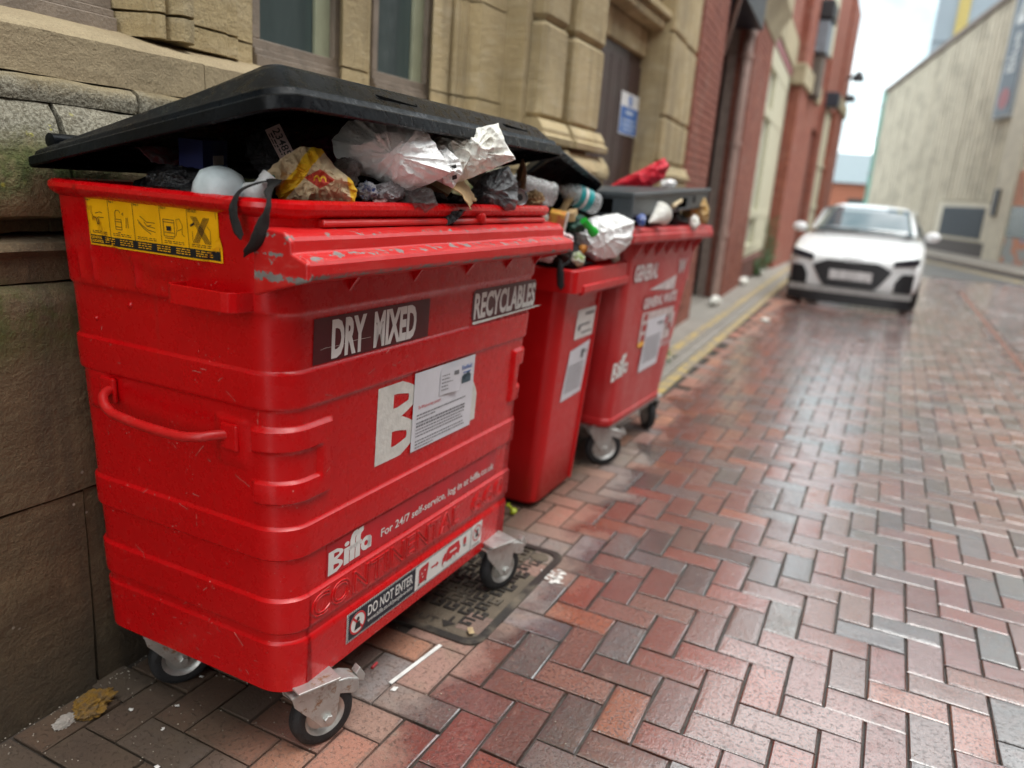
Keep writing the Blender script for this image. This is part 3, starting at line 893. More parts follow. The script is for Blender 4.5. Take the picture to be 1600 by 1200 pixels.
# ------------------------------------------------------------------ ribbed concrete building across the street
A0 = Vector((1.378, 34.65, 0)); B0 = Vector((3.26, 28.87, 0))
CE = (B0-A0).normalized(); CN = Vector((CE.y, -CE.x, 0))
if CN.y > 0: CN = -CN
CM = Matrix(((CE.x, CN.x, 0, A0.x), (CE.y, CN.y, 0, A0.y), (0, 0, 1, 0), (0, 0, 0, 1)))   # local x along the wall (towards the right), y out of it
def cbox(a, b_, y0, y1, z0, z1): return MB().box(a, b_, y0, y1, z0, z1).xf(CM)
CB = thing('concrete_building', 'large beige ribbed concrete building across the street with a dark vent', 'building', A0+CE*2)
M_CONC = stone_mat('beige ribbed concrete', (.60, .56, .45), (.64, .60, .48), (.54, .51, .41), dirt=0, grain=.3)
M_CONC2 = flat('plain concrete', (.56, .53, .43), .8, var=.12, vs=3, obj=False)
ZT0, ZT1 = 7.05, 8.6
def ztop(t): return ZT0+(ZT1-ZT0)*(t+8.9)/11.3
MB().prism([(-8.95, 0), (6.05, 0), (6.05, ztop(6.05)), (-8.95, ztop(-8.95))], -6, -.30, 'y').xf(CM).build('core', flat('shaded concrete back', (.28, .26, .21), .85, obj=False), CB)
rib = 0
t = -8.9
while t < 4.9:
    z0 = 1.95 if .2 < t < 4.75 else .62
    MB().prism([(t, z0), (t+.20, z0), (t+.20, ztop(t)-.1), (t, ztop(t)-.1)], -.35, rs.uniform(-.01, .02), 'y').xf(CM).build('concrete_rib', M_CONC, CB, bevel=.03, bseg=1)
    t += .34
cbox(-8.95, 4.95, -.12, .06, .0, .12).build('footing', M_CONC2, CB)
cbox(-8.95, 5.0, -.1, .09, .12, .58).build('dark_base_band', flat('dark base render', (.060, .050, .046), .7), CB)
cbox(4.92, 6.05, -.1, .16, 0, 8.9).build('corner_pier', M_CONC2, CB, bevel=.03)
MB().prism([(-9.0, ztop(-9)-.1), (6.1, ztop(6.1)-.1), (6.1, ztop(6.1)+.1), (-9, ztop(-9)+.1)], -.3, .08, 'y').xf(CM).build('coping', flat('brown coping', (.20, .165, .14), .7), CB)
cbox(.15, 4.8, -.1, .03, .60, 1.93).build('surround', M_CONC2, CB)
vt = cbox(.80, 4.25, -.02, .06, .70, 1.75).build('vent', flat('blue grey louvre', (.030, .043, .056), .5), CB, bevel=.02)
for k in range(14): cbox(.86+k*.24, .96+k*.24, .055, .085, .74, 1.71).build('slat', flat('blue grey louvre slat', (.045, .062, .080), .5), vt)
cbox(5.05, 5.35, .16, .24, 1.5, 2.35).build('notice_box', M_BLK, CB, bevel=.01)
# banner sign
bs_ = thing('banner_sign', 'tall dark blue vertical banner sign with white letters on the concrete building', 'sign', A0+CE*4.2+Vector((0, 0, 5)))
cbox(3.45, 4.75, .05, .16, 4.6, 9.6).build('sign_frame', flat('sign frame grey', (.42, .45, .46), .5), bs_, bevel=.02)
cbox(3.62, 4.66, .16, .19, 4.68, 9.55).build('sign_board', flat('sign slate blue', (.06, .095, .13), .45), bs_)
def cmap(s, t): return CM @ Vector((4.14-t, .195, s))
q = Flat(cmap).text('Blue', 6.0, 7.2, -.30, .26, .012).text('Moon', 7.45, 12.2, -.30, .26, .012)
q.build('sign_lettering', flat('sign lettering pale', (.55, .60, .60), .5), bs_)
q = Flat(cmap).disc(5.2, 0, .34, .34); q.build('sign_emblem', flat('sign emblem red', (.30, .075, .09), .5), bs_)
# neighbour with the painted shopfront at the right edge
SH = thing('painted_shop', 'shopfront with orange and blue mural at the right edge', 'shop', A0+CE*8)
cbox(6.1, 12, -5, .05, 0, 8).build('wall', M_CONC2, SH)
cbox(6.15, 11, .05, .1, 1.85, 2.9).build('fascia', flat('orange mural', (.48, .20, .11), .6, var=.3, vs=2), SH)
cbox(6.9, 8.2, .1, .13, 2.0, 2.6).build('fascia_panel', flat('turquoise mural', (.13, .38, .42), .6), SH)
cbox(6.15, 11, .05, .1, .9, 1.83).build('shop_window', flat('grey green shop glass', (.10, .14, .14), .25), SH)
m, nt, b = newmat('mural paint')
n = mk(nt, 'ShaderNodeTexNoise', {'Vector': pos(nt), 'Scale': 1.6, 'Detail': 2}).outputs[0]
r = mk(nt, 'ShaderNodeValToRGB', {0: n})
r.color_ramp.interpolation = 'CONSTANT'
r.color_ramp.elements[0].color = (.30, .33, .33, 1); r.color_ramp.elements[1].position = .62; r.color_ramp.elements[1].color = (.25, .30, .42, 1)
e = r.color_ramp.elements.new(.5); e.color = (.50, .22, .13, 1)
put(nt, b, col=r.outputs[0], rough=.7)
cbox(6.15, 11, .05, .1, 0, .88).build('stall_riser', m, SH)
# far pavement and kerb along it
FP = MB().prism([(-30, -.02), (40, -.02), (40, .12), (-30, .12)], .1, 2.0, 'y').xf(CM)
tag(FP.build('far_pavement', M_PAVT), kind='structure')
FY = MB().add([CM @ Vector(p_) for p_ in ((3.5, 2.5, .002), (14, 2.5, .002), (14, 2.75, .002), (3.5, 2.75, .002))], [(0, 1, 2, 3)])
tag(FY.build('far_yellow_line', M_YEL), kind='structure')

# tower behind, net, low buildings at the end of the street
TW = thing('grey_tower', 'grey clad tower with a yellow stripe behind the concrete building', 'tower', (4, 50, 0))
M_TW = flat('grey cladding', (.25, .30, .34), .5, var=.1, vs=.4, obj=False)
def tw(a, b_, z0, z1, dy, mat, nm, par):
    return MB().box(a, b_, 50-dy, 62, z0, z1).build(nm, mat, par)
tw(.08, 15, 0, 26, 0, M_TW, 'tower_body', TW)
tw(1.06, 1.62, 0, 26, .12, flat('yellow cladding', (.42, .33, .10), .5), 'yellow_stripe', TW)
for k in range(7): tw(.08, 1.06, 8+k*2.4, 8.1+k*2.4, .05, flat('cladding joint', (.16, .19, .22), .6), 'cladding_joint', TW)
NB = thing('green_netting', 'turquoise scaffold netting at the left end of the concrete building', 'netting', A0-CE*9.4)
cbox(-9.75, -9.02, -3.5, -.05, 0, 7.2).build('netting_sheet', flat('turquoise net', (.09, .26, .20), .7, var=.3, vs=1.5), NB)
for z in (1.6, 3.2, 4.8, 6.4): cbox(-9.8, -9.0, -.04, .0, z, z+.06).build('scaffold_tube', M_GREYBOX, NB)
LB_ = thing('low_brick_building', 'distant low orange brick building with a grey roof', 'building', (-3, 75, 0))
MB().box(-14, 8, 75, 85, 0, 3.6).build('wall', flat('orange far brick', (.46, .17, .10), .8, obj=False), LB_)
MB().prism([(75-.4, 3.6), (80, 6.4), (85.4, 3.6)], -14.5, 8.5, 'x').build('roof', flat('grey far roof', (.20, .25, .27), .7), LB_)
for k in range(5): MB().box(-12+k*4, -10.6+k*4, 74.9, 75.05, .9, 2.3).build('window', M_GLASS, LB_)
# ------------------------------------------------------------------ bin materials
def paint(name, col, wear=0.0, rough=.34, scuff=.5, faded=0.0):
    m, nt, b = newmat(name)
    p = pos(nt)
    n1 = noise(nt, p, 3.2, 6, .6)
    n2 = noise(nt, p, 34, 4, .6)
    c = mix(nt, ss(nt, n1, .35, .7), tuple(x*.92 for x in col), col)
    if faded:
        c = mix(nt, ss(nt, noise(nt, vscale(nt, p, (3, 3, 1)), 1.7, 5), .4, .7, 0, faded), c, (.50, .16, .15))
    # pale nicks and scratches
    sc = noise(nt, vscale(nt, p, (60, 60, 9)), 1.0, 3, .7)
    c = mix(nt, mmath(nt, 'MULTIPLY', ss(nt, sc, .70, .76), scuff), c, (.55, .16, .13))
    nick = mmath(nt, 'MULTIPLY', ss(nt, voro(nt, p, 42), .085, .05), ss(nt, noise(nt, p, 9, 3), .56, .64))
    c = mix(nt, mmath(nt, 'MULTIPLY', nick, scuff), c, (.60, .30, .26))
    gr = ss(nt, noise(nt, p, 3.5, 7, .7), .56, .74, 0, .26*scuff)
    c = mix(nt, gr, c, (.20, .022, .016))
    run = noise(nt, vscale(nt, p, (26, 26, 2.2)), 1.0, 5, .65)
    c = mix(nt, ss(nt, run, .60, .76, 0, .22*scuff), c, (.24, .03, .02))
    fl = mmath(nt, 'MULTIPLY', ss(nt, voro(nt, p, 95), .13, .06), ss(nt, noise(nt, p, 11, 4), .53, .64))
    c = mix(nt, mmath(nt, 'MULTIPLY', fl, scuff), c, (.62, .34, .30))
    rg = lin(nt, n2, .3, .7, rough-.07, rough+.10)
    if wear:
        sp = sep(nt, p)
        def near(v, k, w_): return ss(nt, mmath(nt, 'ABSOLUTE', mmath(nt, 'SUBTRACT', v, k)), w_, 0)
        ec = mmath(nt, 'MAXIMUM', near(sp[2], 1.160, .020), mmath(nt, 'MAXIMUM', mmath(nt, 'MULTIPLY', near(sp[2], 1.201, .009), .75), mmath(nt, 'MULTIPLY', near(sp[2], 1.236, .008), .6)))
        ec = mmath(nt, 'MAXIMUM', ec, mmath(nt, 'MULTIPLY', near(sp[1], 1.078, .014), .30))
        ec = mmath(nt, 'MULTIPLY', ec, ss(nt, sp[2], 1.12, 1.13))
        ch = ss(nt, mmath(nt, 'ADD', noise(nt, p, 30, 7, .72), mmath(nt, 'MULTIPLY', ec, .20)), .66, .69)
        ch = mmath(nt, 'MULTIPLY', ch, wear, clamp=True)
        lt = mmath(nt, 'MULTIPLY', ss(nt, noise(nt, vscale(nt, p, (20, 5, 60)), 1.2, 5, .7), .5, .75), .3)
        c = mix(nt, lt, c, (.56, .12, .10))
        c = mix(nt, ch, c, mix(nt, n2, (.10, .095, .09), (.30, .28, .26)))
        rg = mk(nt, 'ShaderNodeMix', {0: ch, 2: rg, 3: .6}).outputs[0]
    put(nt, b, col=c, rough=rg, spec=.5, nrm=bump(nt, mmath(nt, 'ADD', mmath(nt, 'MULTIPLY', noise(nt, p, 9, 3), .8), mmath(nt, 'MULTIPLY', n2, .12)), .16, .010))
    return m
M_RED = paint('red bin paint', (.56, .0018, .004), scuff=.9, rough=.27)
M_LIP = paint('worn red lip paint', (.54, .010, .010), wear=1.0, rough=.38, scuff=.9)
M_RED2 = paint('red bin plastic', (.56, .005, .007), rough=.36, scuff=.35)
M_RED3 = paint('faded red bin plastic', (.50, .016, .018), rough=.42, scuff=.5, faded=.5)
M_INNER = flat('grubby bin inside', (.045, .01, .01), .7)
m, nt, b = newmat('black lid plastic'); M_LID = m
p = pos(nt)
n1 = noise(nt, p, 5, 6, .65)
wet = ss(nt, noise(nt, p, 38, 4, .6), .45, .6)
c = mix(nt, ss(nt, n1, .4, .7), (.0040, .0050, .0062), (.0085, .011, .0135))
c = mix(nt, ss(nt, noise(nt, vscale(nt, p, (14, 3, 14)), 2, 5, .7), .66, .84, 0, .2), c, (.09, .10, .11))
put(nt, b, col=c, rough=lin(nt, wet, 0, 1, .42, .26), spec=.14, nrm=bump(nt, noise(nt, p, 70, 4), .25, .006))
M_LIDG = flat('grey lid plastic', (.045, .055, .062), .38, var=.25, vs=8, bmp=.15, obj=False)
M_WHITE = flat('white vinyl', (.72, .71, .68), .42, var=.10, vs=14, obj=False)
M_OFFW = flat('creased white vinyl', (.66, .65, .60), .4, var=.14, vs=30, bmp=.3, bs=45, obj=False)
M_MAROON = flat('maroon vinyl', (.085, .006, .010), .35, obj=False)
M_INK = flat('black print', (.012, .012, .014), .5, obj=False)
M_NAVYP = flat('navy print', (.012, .015, .028), .4, obj=False)
M_REDP = flat('red print', (.55, .012, .02), .45, obj=False)
M_BLUEP = flat('blue print', (.03, .13, .42), .45, obj=False)
M_YELP = flat('yellow vinyl', (.95, .47, .003), .35, var=.08, vs=20, bmp=.12, bs=30, obj=False)
M_PAPER = flat('wet paper', (.66, .66, .70), .55, var=.06, vs=10, bmp=.2, bs=14, obj=False)
M_GREYP = flat('grey print', (.16, .16, .17), .6, obj=False)
m, nt, b = newmat('galvanised steel'); M_GALV = m
p = pos(nt)
rust = mmath(nt, 'MULTIPLY', ss(nt, noise(nt, p, 28, 6, .7), .52, .66), ss(nt, noise(nt, p, 9, 3), .4, .6))
put(nt, b, col=mix(nt, rust, mix(nt, noise(nt, p, 40, 4), (.42, .42, .40), (.66, .66, .63)), (.20, .085, .03)), metal=mmath(nt, 'SUBTRACT', .75, mmath(nt, 'MULTIPLY', rust, .7)), rough=lin(nt, noise(nt, p, 60, 4), .3, .7, .32, .55), nrm=bump(nt, noise(nt, p, 120, 3), .2, .003))
M_TYRE = flat('black rubber tyre', (.014, .014, .015), .65, var=.3, vs=40, bmp=.4, bs=150, obj=False)

# ------------------------------------------------------------------ generic bin shell
def samples(a, b_, step, brk=(), w=.01):
    n = max(1, int(round(abs(b_-a)/step)))
    return [a+(b_-a)*i/n for i in range(n)]
def perimeter(x0, x1, y0, y1, r, step_f, step_n, step_c=8):
    """points (x, y, nx, ny, face): near end (-y), front (+x), far end (+y), back (-x)"""
    P = []
    for x in samples(x0+r, x1-r, step_n): P.append((x, y0, 0, -1, 'near'))
    for k in range(step_c):
        a = R_(-90+90*k/step_c); P.append((x1-r+math.cos(a)*r, y0+r+math.sin(a)*r, math.cos(a), math.sin(a), 'cnf'))
    for y in samples(y0+r, y1-r, step_f): P.append((x1, y, 1, 0, 'front'))
    for k in range(step_c):
        a = R_(90*k/step_c); P.append((x1-r+math.cos(a)*r, y1-r+math.sin(a)*r, math.cos(a), math.sin(a), 'cff'))
    for x in samples(x1-r, x0+r, .1): P.append((x, y1, 0, 1, 'far'))
    for k in range(4):
        a = R_(90+90*k/4); P.append((x0+r+math.cos(a)*r, y1-r+math.sin(a)*r, math.cos(a), math.sin(a), 'cfb'))
    for y in samples(y1-r, y0+r, .1): P.append((x0, y, -1, 0, 'back'))
    for k in range(6):
        a = R_(180+90*k/6); P.append((x0+r+math.cos(a)*r, y0+r+math.sin(a)*r, math.cos(a), math.sin(a), 'cnb'))
    return P
def shell(levels, n):
    vs = [p_ for lv in levels for p_ in lv]
    fs = []
    for j in range(len(levels)-1):
        for i in range(n):
            k = (i+1) % n
            fs.append((j*n+i, j*n+k, (j+1)*n+k, (j+1)*n+i))
    fs.append(tuple(reversed(range(n))))
    fs.append(tuple((len(levels)-1)*n+i for i in range(n)))
    return vs, fs

# ------------------------------------------------------------------ the large bin
BIN1 = thing('wheeled_bin', 'large four wheeled red steel bin marked DRY MIXED RECYCLABLES, nearest of all', 'bin', (-1.35, 1.75, 0), 'red bins along the wall')
ZB, ZR = .185, 1.297
def fx(z): return -1.05+.030*(z-ZB)/1.1
def ny(z): return 1.176-.070*(z-ZB)/1.1
def fy(z): return 2.262+.105*(z-ZB)/1.1
XBK = -1.669
def relief(z, face, x, y):
    d = .0078*(band(z, .876, .954, .004)+band(z, .528, .604, .004)+band(z, .340, .426, .004))
    d += .0064*(1-sstep(z, .311, .320))
    d += .006*sstep(z, 1.068, 1.080)
    if face in ('front', 'cnf') and (face == 'cnf' or y < 1.5):
        t = 1 if face == 'cnf' else 1-sstep(y, 1.286, 1.294)
        t2 = 1 if face == 'cnf' else 1-sstep(y, 1.247, 1.259)
        d += .010*(t*band(z, .664, .834, .005)-t2*band(z, .712, .782, .005))
    if face in ('front', 'cff') and (face == 'cff' or y > 2.0):
        t = 1 if face == 'cff' else sstep(y, 2.196, 2.204)
        t2 = 1 if face == 'cff' else sstep(y, 2.235, 2.247)
        d += .010*(t*band(z, .668, .838, .005)-t2*band(z, .716, .786, .005))
    if face == 'near':
        r = math.hypot(x+1.322, (z-1.357))
        d += .006*(1-sstep(r, .224, .232))*sstep(z, 1.08, 1.09)
        for xr in (-1.575, -1.53, -1.40):
            d += .0045*band(x, xr-.006, xr+.006, .004)*band(z, 1.085, 1.155, .006)
        for (a, b_, c, e) in ((-1.60, -1.535, .785, .875), (-1.205, -1.125, .74, .845)):
            d += .007*band(x, a, b_, .006)*band(z, c, e, .006)
    return d
def tilt1(y, z):
    return z-.020*max(0, (1-(z-ZB)/.77))*(y-1.16)/1.13
def b1pt(z, prm, off=0.0):
    x, y, nx_, ny_, face = prm
    d = relief(z, face, x, y)+off
    return (x+nx_*d, y+ny_*d, tilt1(y, z))
zs = []
z = ZB
while z < 1.255:
    fine = any(abs(z-q) < .016 for q in (.34, .426, .528, .604, .876, .954, .315, 1.075, .664, .712, .782, .834, .85))
    zs.append(z); z += .0035 if fine else .014
levels = []
npt = None
for z in zs:
    P = perimeter(XBK, fx(z), ny(z), fy(z), .072, .0125, .0125)
    # keep a constant count around the ring
    if npt is None: npt = len(P)
    assert True
    levels.append((z, P))
def ring_at(z, off):
    return [b1pt(z, q, off) for q in perimeter_fixed(z)]
NF = 92; NN = 46
def perimeter_fixed(z, r=.072):
    x0, x1, y0, y1 = XBK, fx(z), ny(z), fy(z)
    P = []
    for i in range(NN): P.append((x0+r+(x1-x0-2*r)*i/NN, y0, 0, -1, 'near'))
    for k in range(9):
        a = R_(-90+90*k/9); P.append((x1-r+math.cos(a)*r, y0+r+math.sin(a)*r, math.cos(a), math.sin(a), 'cnf'))
    # denser where the corner pockets end
    ysp = [y0+r+(1.23-y0-r)*i/6 for i in range(6)]+[1.23+.0055*i for i in range(13)]+[1.3015+(2.19-1.3015)*i/44 for i in range(44)]+[2.19+.0055*i for i in range(11)]+[2.2505+(y1-r-2.2505)*i/4 for i in range(4)]
    for y in ysp: P.append((x1, y, 1, 0, 'front'))
    for k in range(9):
        a = R_(90*k/9); P.append((x1-r+math.cos(a)*r, y1-r+math.sin(a)*r, math.cos(a), math.sin(a), 'cff'))
    for i in range(8): P.append((x1-r-(x1-x0-2*r)*i/8, y1, 0, 1, 'far'))
    for k in range(5):
        a = R_(90+90*k/5); P.append((x0+r+math.cos(a)*r, y1-r+math.sin(a)*r, math.cos(a), math.sin(a), 'cfb'))
    for i in range(12): P.append((x0, y1-r-(y1-y0-2*r)*i/12, -1, 0, 'back'))
    for k in range(7):
        a = R_(180+90*k/7); P.append((x0+r+math.cos(a)*r, y0+r+math.sin(a)*r, math.cos(a), math.sin(a), 'cnb'))
    return P
lv = [ring_at(ZB, -.045)] + [ring_at(z, 0) for z in zs]
for z, off in ((1.262, 0), (1.266, .008), (1.272, .016), (1.281, .020), (1.290, .018), (1.296, .010), (1.297, .002), (1.293, -.006), (1.284, -.011)):
    lv.append(ring_at(z, off))
vs, fs = shell(lv+[ring_at(1.15, -.016), ring_at(1.0, -.02)], len(lv[0]))
bod = MB().add(vs, fs).build('bin_body', M_RED, BIN1, 32)
# front of the bin as a surface for stickers
def F1(y, z, off=.0014):
    zz = z
    return (fx(zz)+relief(zz, 'front', 0, y)+off, y, tilt1(y, zz))
def E1(x, z, off=.0014):
    return (x, ny(z)-relief(z, 'near', x, 0)-off, tilt1(ny(z), z))

# comb lip
lip = [(-1.03, 1.247), (-.972, 1.240), (-.962, 1.235), (-.957, 1.228), (-.955, 1.206), (-.930, 1.200), (-.922, 1.195), (-.918, 1.188), (-.918, 1.168), (-.924, 1.161), (-.94, 1.158), (-1.03, 1.132)]
q = MB().prism(lip, 1.082, 2.352, 'y', 24)
q.rough(.0012, 9, 2)
LIP = q.build('comb_lip', M_LIP, BIN1, 25, bevel=.003)
# turned-down ends of the lip
for y, s in ((1.082, -1), (2.352, 1)):
    pl = [(-1.045, 1.250), (-.972, 1.243), (-.956, 1.228), (-.954, 1.206), (-.918, 1.192), (-.917, 1.160), (-.95, 1.150), (-1.045, 1.120)]
    MB().prism(pl, y-.006, y+.006, 'y').build('lip_end', M_LIP, BIN1, bevel=.004)
MB().prism([(-1.035, 1.265), (-1.004, 1.262), (-.998, 1.256), (-.998, 1.247), (-1.035, 1.240)], 1.22, 2.30, 'y').build('upper_ledge', M_LIP, BIN1, bevel=.004)
MB().lathe([(.013, -.012), (.013, .012), (.006, .016)], (-1.0, 1.86, 1.262), (1, 0, 0), 14).build('lip_boss', M_LIP, BIN1, 40)
for y in (1.33, 1.58, 1.84, 2.08, 2.29):
    MB().prism([(-1.03, 1.14), (-.990, 1.150), (-1.03, 1.095)], y-.003, y+.003, 'y').build('gusset', M_RED, BIN1)
# strap bracket and bar handle on the near end
y0 = ny(1.09)-.004
pth = [(-1.262, y0+.002), (-1.262, y0-.040), (-1.258, y0-.048), (-1.248, y0-.052), (-1.115, y0-.052), (-1.100, y0-.048), (-1.090, y0-.036), (-1.080, y0+.006)]
inn = [(-1.258, y0+.002), (-1.258, y0-.040), (-1.2545, y0-.045), (-1.247, y0-.048), (-1.116, y0-.048), (-1.103, y0-.045), (-1.094, y0-.035), (-1.084, y0+.006)]
MB().prism(pth+inn[::-1], 1.080, 1.119, 'z').build('strap_bracket', M_RED, BIN1, bevel=.0012)
y0 = ny(.8)-.006
hb = [(-1.526, y0+.01, .842), (-1.518, y0-.026, .836), (-1.500, y0-.042, .822), (-1.475, y0-.048, .809), (-1.44, y0-.050, .803), (-1.36, y0-.056, .800), (-1.26, y0-.054, .799), (-1.215, y0-.044, .803), (-1.190, y0-.022, .806), (-1.170, y0+.01, .806)]
def smooth_path(p_, n=4):
    p_ = [Vector(a) for a in p_]
    o_ = []
    for i in range(len(p_)-1):
        a, b_, c, d = p_[max(0, i-1)], p_[i], p_[i+1], p_[min(len(p_)-1, i+2)]
        for k in range(n):
            t = k/n
            o_.append(.5*((2*b_)+(c-a)*t+(2*a-5*b_+4*c-d)*t*t+(3*b_-a-3*c+d)*t**3))
    return o_+[p_[-1]]
MB().tube(smooth_path(hb), .0108, 12).build('bar_handle', M_LIP, BIN1, 60)
for x, z in ((-1.532, .838), (-1.166, .803)):
    MB().obox((x, ny(z)-.008, z), (1, 0, 0), (0, 0, 1), (0, 1, 0), .024, .030, .006).build('handle_mount', M_RED, BIN1, bevel=.005)
for x, z, r in ((-1.44, 1.045, .007), (-1.555, 1.0, .005)):
    MB().lathe([(r, 0), (r*.7, .003), (.0005, .004)], E1(x, z, 0), (0, -1, 0), 10).build('rivet', M_RED, BIN1, 50)
# embossed name on the lower band
vs, fs = text_mesh('CONTINENTAL', 0, 0, .035)
def emboss(body, y0, y1, z0, z1):
    vs, fs = text_mesh(body, 0, 0, .032)
    xs = [v[0] for v in vs]; zs_ = [v[1] for v in vs]
    a, b_, c, d = min(xs), max(xs), min(zs_), max(zs_)
    pts = []
    for v in vs:
        Y = y0+(v[0]-a)/(b_-a)*(y1-y0); Z = z0+(v[1]-c)/(d-c)*(z1-z0)
        p_ = F1(Y, Z, 0)
        pts.append((p_[0]+v[2]*.085, p_[1], p_[2]))
    MB().add(pts, fs).build('embossed_name', M_RED, BIN1, 60, recalc=False)
emboss('CONTINENTAL', 1.235, 1.915, .352, .416)
emboss('660', 1.985, 2.215, .352, .416)

# stickers
def sticker(name, y0, y1, z0, z1, mat, surf=F1, off=.0014, nu=1, nv=1, rad=0, skew=0, par=None, label=None):
    f = Flat(lambda s, t: surf(s, t+skew*(s-y0), off))
    if rad:
        f.poly(rrect(y0, y1, z0, z1, rad))
    else:
        f.rect(y0, y1, z0, z1, nu, nv)
    o = f.build(name, mat, par or BIN1)
    if label: o['label'] = label
    return o
def surf_off(surf, off, skew=0, y0=0):
    return lambda s, t: surf(s, t+skew*(s-y0), off)
st = sticker('stream_sticker', 1.222, 1.668, .962, 1.060, M_MAROON)
Flat(surf_off(F1, .0022)).text('DRY  MIXED', 1.280, 1.608, .967, 1.052, .044).build('lettering', M_WHITE, st)
q = Flat(surf_off(F1, .0018)); q.line([(1.245, .992), (1.26, .994), (1.30, .993), (1.36, .996), (1.42, .995)], .0008); q.build('scratch', M_OFFW, st)
st = sticker('stream_sticker', 1.896, 2.330, .967, 1.060, M_MAROON, nu=12, rad=.02)
Flat(surf_off(F1, .0022)).text('RECYCLABLES', 1.908, 2.324, .973, 1.050, .036).build('lettering', M_WHITE, st)
q = MB()
n_ = 26
for k in range(n_):
    def edge(i):
        t = i/n_; y = 1.90+.445*t
        w = .002+.006*abs(math.sin(i*1.7))*(.2+t)
        return [(fx(.965)+.003, y, .966+.004*t), (fx(.965)+.006+.012*t, y, .962-w*.4+.012*t), (fx(.965)+.003+.016*t, y, .968+.006*t)]
    a, b_ = edge(k), edge(k+1)
    q.add(a+b_, [(0, 3, 4, 1), (1, 4, 5, 2)])
q.build('peeling_edge', M_OFFW, st, 60)

# large lettering, mostly behind the sheet: block B, tail of the a
def shape(par, pts_list, off, mat, nm='lettering', surf=F1):
    f = Flat(surf_off(surf, off))
    for p_ in pts_list: f.poly(p_)
    return f.build(nm, mat, par)
def big_b(y0, y1, z0, z1, holes=True):
    """slab B as a ring of quads round two D-shaped counters"""
    w, h = y1-y0, z1-z0
    zc = z0+h*.53
    out = []
    def lobe(a, b_, r):      # outer right edge of a lobe from a (low) to b_ (high)
        return [(y1-(y1-y0)*r*(1-math.sin(math.pi*(.08+.84*k/8)))*.55, a+(b_-a)*k/8) for k in range(9)]
    lo, up = lobe(z0, zc, 1.0), lobe(zc, z1, 1.1)
    st_ = .36
    out.append([(y0, z0), (y0+w*st_, z0), (y0+w*st_, z1), (y0, z1)])
    for (a, b_, L) in ((z0, zc, lo), (zc, z1, up)):
        hh = b_-a
        hz0, hz1 = a+hh*.31, b_-hh*.31
        hx = y0+w*.72
        inner = []
        for k in range(9):
            t = k/8
            inner.append((y0+w*st_+(hx-y0-w*st_)*min(1, 1.25*math.sin(math.pi*(.06+.88*t))), hz0+(hz1-hz0)*t))
        out.append([(y0+w*st_, a), L[0], inner[0], (y0+w*st_, hz0)])
        for k in range(8):
            out.append([L[k], L[k+1], inner[k+1], inner[k]])
        out.append([inner[8], L[8], (y0+w*st_, b_), (y0+w*st_, hz1)])
    return out
mark = sticker('logo_sticker', 1.60, 1.64, .70, .72, M_OFFW)
shape(mark, big_b(1.462, 1.650, .664, .862), .0013, M_OFFW)
q = Flat(surf_off(F1, .0013))
pts = [(1.925, .668), (1.968, .668), (1.970, .745)]+[(1.970-.004*k-.001*k*k, .745+.012*k) for k in range(1, 5)]+[(1.925, .80)]
q.poly(pts); q.build('lettering', M_OFFW, mark)
# the council sheet taped over it
sh = sticker('notice_sheet', 1.618, 1.938, .657, .871, M_PAPER, off=.0032, label='white printed notice stuck over the large letters')
P_ = surf_off(F1, .0040)
q = Flat(P_).text('To Whom it may concern', 1.642, 1.755, .767, .779, .006); q.build('heading', M_REDP, sh)
q = Flat(P_)
rl = random.Random(5)
def greek(q, y0, y1, z, h, dens=.8):
    y = y0
    while y < y1:
        w = rl.uniform(.004, .013)
        q.rect(y, min(y+w, y1), z, z+h)
        y += w+rl.uniform(.002, .0035)
zz = .752
for k in range(10):
    if k in (2, 7): zz -= .005
    greek(q, 1.637, 1.637+rl.uniform(.235, .275) if k not in (1, 9) else 1.73, zz, .0034 if k not in (2, 3) else .0052)
    zz -= .0088
q.build('small_print', M_GREYP, sh)
q = Flat(P_).text('Sheffield', 1.862, 1.922, .836, .849, .01).rect(1.872, 1.916, .826, .829); q.build('heading_blue', M_BLUEP, sh)
q = Flat(P_).rect(1.866, 1.918, .796, .818); q.disc(1.88, .815, .012, .008); q.disc(1.90, .818, .012, .009); q.build('skyline_picture', flat('grey blue skyline print', (.07, .12, .15), .5, var=.5, vs=120, obj=False), sh)
f = Flat(lambda s, t: (F1(s, t, 0)[0]+.005+.012*sstep(t, .86, .785)*0+.010*((s-1.745)/.09)**2, s, F1(s, t)[2]))
f.rect(1.745, 1.836, .786, .856, 6, 1); cd_ = f.build('small_card', M_PAPER, sh)
q = Flat(lambda s, t: (F1(s, t, 0)[0]+.0058+.010*((s-1.745)/.09)**2, s, F1(s, t)[2]))
for k in range(5): greek(q, 1.752, 1.752+rl.uniform(.03, .055), .838-k*.010, .003)
q.rect(1.808, 1.828, .834, .846)
q.build('card_print', M_GREYP, sh)

